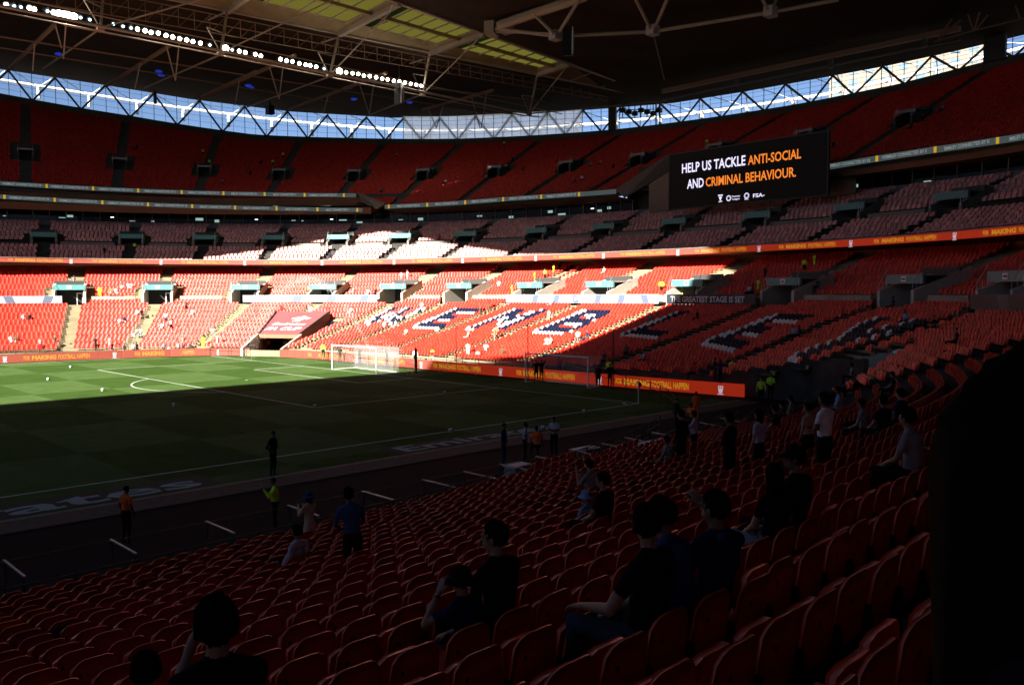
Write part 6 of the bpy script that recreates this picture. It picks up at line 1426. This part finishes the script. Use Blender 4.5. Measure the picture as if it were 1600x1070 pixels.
def near_seated(label, px, py, kw, shirt, trou, sk=0, hr=0, scale=1., turn=0, hatk=None, hatc=None, long_=0, vol=1., voxel=.012, fingers=False, stand=False, adj=0, hairy=True, zoff=0):
    hh = (1.235 if not stand else 1.645)*scale
    dr = pray(px, py); best = None; base = 1.235 if not stand else 1.645
    for t in np.arange(.8, 120, .03):          # walk along the line of sight: the head must sit on it
        q = CAM+t*dr; so_, od = offset_of(q[0], q[1])
        if od < .3: break
        i = round((od-(.42 if not stand else .3))/.8)
        if i < 0 or i > 26 or abs(od-(i*.8+(.42 if not stand else .3))) > .03: continue
        need = (q[2]-zt2(so_, i*.8))/base; e = abs(need-scale)
        if best is None or e < best[0]: best = (e, q.copy(), zt2(so_, i*.8), need)
        if best and q[2] < zt2(so_, max(0, od))+.5: break
    _, o, z, need = best; scale = min(max(need, scale*.90), scale*1.10)
    me, J = body_mesh('stand' if stand else 'sit', voxel, fingers=fingers, **kw); t = thing('person', label, 'person', (float(o[0]), float(o[1]), z+zoff), None, faceto(offset_of(o[0], o[1])[0], turn)); t.scale = (scale,)*3
    b = link('body', me, t); skin_slots(b, [SK[sk], cm(shirt), cm(trou), SK[sk] if hairy else HAIR[hr], M_black])
    if hairy: hair(J, HAIR[hr], t, long_, vol)
    if hatk: hat(hatk, J, cm(hatc), t)
    if not stand: OCC.append((float(o[0]), float(o[1])-.2, label))
    return t, J
def people_near():
    N = near_seated
    t, J = N('man in black T-shirt seated with back to us, forearm on his grey jeans', 1016, 822, dict(arms='knee', head_yaw=-42), 'black', 'denim', scale=1.07, turn=4, fingers=True, voxel=.009)
    # thin cord hanging by the neck
    t, J = N('man in black shirt seated in profile, looking left towards the pitch', 783, 843, dict(arms='lap', head_yaw=32, lean=.04), 'black', 'black', scale=1.02, turn=5)
    t, J = N('child in dark bucket hat leaning forward with raised hand at the hat', 735, 912, dict(arms='hat', head_yaw=5, lean=.10), 'navy', 'navy', scale=.86, turn=5, hatk='bucket', hatc='black', fingers=True, voxel=.009)
    lathe([(.034, -.015), (.036, .0), (.034, .015)], Vector(J['elb_l']).lerp(Vector(J['han_l']), .82), n=12, m=M_black, name='wrist_strap', parent=t)
    t, J = N('silhouetted person with thick curly hair at lower left, hand raised in front', 342, 985, dict(arms='phone', head_yaw=-5, lean=.03), 'black', 'black', scale=1.03, hr=0, turn=-12, vol=1.12)
    t, J = N('small dark head in the very bottom left corner beside the curly haired one', 230, 1052, dict(arms='lap', head_yaw=-20), 'black', 'black', scale=.9, turn=-10)
    t, J = N('person in blue speckled shirt and glasses bending the head down', 1068, 812, dict(arms='lap', head_yaw=35, lean=.12, nod=.06), 'blue', 'black', sk=1, turn=5, scale=.97)
    mb = MB(); h = Vector(J['hed']); R = Matrix.Rotation(J['hyaw'], 3, 'Z')
    for s in (-1, 1): mb.bar(h+R @ Vector((.08*s, -.01, .02)), h+R @ Vector((.07*s, .10, .015)), .003, n=4); mb.bar(h+R @ Vector((.01*s, .108, .012)), h+R @ Vector((.068*s, .10, .012)), .012, n=6)
    g = mb.build('glasses', M_black); g.parent = t
    t, J = N('man in navy sweater with bright blue collar, hand stretched out before him', 1121, 797, dict(arms='point', head_yaw=22, sleeve='long'), 'navy', 'black', sk=1, turn=-16, scale=1.02, fingers=True, voxel=.009)
    nk = Vector(J['nek']); lathe([(.085, -.03), (.075, .0), (.064, .02)], nk, n=16, m=cm('blue'), name='collar', parent=t)
    N('woman with long dark hair seated beside the man in the cap', 1213, 745, dict(arms='lap', head_yaw=-25, female=True), 'black', 'grey', scale=.97, long_=.30, turn=-15)
    N('bearded man in black cap looking left beside the long haired woman', 1245, 718, dict(arms='lap', head_yaw=48), 'black', 'black', sk=1, hr=0, scale=1.05, hatk='cap', hatc='black', turn=-5)
    N('man in black seated alone beside a child in a blue hat', 944, 752, dict(arms='lap', head_yaw=35), 'black', 'black', scale=1.0, turn=5, voxel=.018)
    N('child in pale blue bucket hat beside the man in black', 917, 777, dict(arms='lap', head_yaw=40), 'skyblue', 'denim', scale=.74, hatk='bucket', hatc='skyblue', voxel=.018)
    N('person in grey and white seated a few rows below the man with the child', 922, 727, dict(arms='phone', head_yaw=0), 'grey', 'black', scale=.95, voxel=.02)
    for px, py, sh, lab, st, kw, sc_ in [(483, 776, 'beige', 'woman in beige coat, pale skirt and blue bucket hat taking a photo', True, dict(arms='phone', sleeve='long', skirt=True, female=True), .93), (550, 776, 'blue', 'person in blue jacket seen from behind at the front rail', True, dict(arms='lap', sleeve='long', nod=.1, lean=.1), 1.0),
                                       (1065, 648, 'black', 'tall person in black standing in the near rows towards the corner', True, dict(arms='down', sleeve='long'), 1.05), (1047, 688, 'grey', 'person in grey T-shirt seated in front of the tall person in black', False, dict(arms='lap', lean=.08), 1.0), (1085, 648, 'lilac', 'person in pale top beside the tall person in black', True, dict(arms='phone'), .95),
                                       (1141, 655, 'black', 'person in black standing with folded arms near the corner tables', True, dict(arms='fold', sleeve='long'), 1.0), (1187, 649, 'lilac', 'woman with long hair in pale top standing right of the folded arms person', True, dict(arms='down', female=True), .96), (1264, 638, 'sand', 'person in light top with dark bag standing left of the white T-shirt', True, dict(arms='down'), .93),
                                       (1290, 625, 'white', 'person in white T-shirt and black trousers standing in the near rows', True, dict(arms='fold'), 1.05), (1222, 632, 'brown', 'person in brown seated in the group near the corner', False, dict(arms='lap'), 1.0), (1236, 622, 'grey', 'person in grey seated behind the brown one near the corner', False, dict(arms='lap'), 1.0), (1212, 640, 'black', 'person in black seated at the front of the corner group', False, dict(arms='lap'), 1.0),
                                       (1354, 632, 'grey', 'person in grey T-shirt seated, large in the rows at right', False, dict(arms='lap', lean=.1), 1.05), (1381, 628, 'black', 'person in black seated right of the grey T-shirt', False, dict(arms='lap'), 1.0), (1408, 616, 'navy', 'person in navy seated near the dark figure at right', False, dict(arms='lap'), 1.05), (1310, 606, 'skyblue', 'person in pale blue seated far along the near rows', False, dict(arms='lap'), 1.0),
                                       (1395, 585, 'denim', 'person in denim seated highest near the dark figure', False, dict(arms='lap'), 1.0), (1434, 655, 'grey', 'person in dark grey seated just left of the dark figure', False, dict(arms='lap', lean=.1), 1.05), (1331, 576, 'lilac', 'person in lilac seated at the far end of the corner seats', False, dict(arms='lap'), 1.0), (450, 829, 'lilac', 'person in white shirt lying back over the front seats at left', False, dict(arms='down', lean=-.25), .95)]:
        hk = dict(hatk='bucket', hatc='blue') if 'blue bucket' in lab else {}
        N(lab, px, py, kw, sh, 'black' if 'skirt' not in lab else 'beige', stand=st, scale=sc_, voxel=.024, turn=random.uniform(-35, 15), long_=.2 if 'woman' in lab else 0, sk=random.randint(0, 2), **hk)
    # very close person on the right edge
    pos = CAM+pray(1642, 712)*.95; zt = zp(19.2); me, J = body_mesh('stand', .012, arms='down', sleeve='long', female=True); sc_ = 1.0
    t = thing('person', 'dark out-of-light person with long hair standing right beside the camera at the right edge', 'person', (float(pos[0]), float(pos[1]), zt+.05), None, math.radians(-72)-math.pi/2); b = link('body', me, t); skin_slots(b, [SK[1], cm('black'), cm('black'), HAIR[0], M_black]); hair(J, HAIR[0], t, 1.2, 1.2)
people_near()
# small dark bags lying on seats
for px, py, lab in ((95, 995, 'black bag lying on a seat at lower left'), (1330, 664, 'black rucksack lying on seats right of the white T-shirt')):
    r = first_hit(px, py, .5); c = r[2]; t = thing('bag', lab, 'bag', tuple(map(float, c))); mb = MB(); mb.ball(c, (.28, .2, .12), n=14, k=8); mb.build('bag_body', cm('black'), t, smooth=True); mb = MB(); mb.bar(c+np.array((-.15, 0, .1)), c+np.array((.15, .05, .14)), .015, n=6); mb.build('strap', M_black, t)
seats_out()
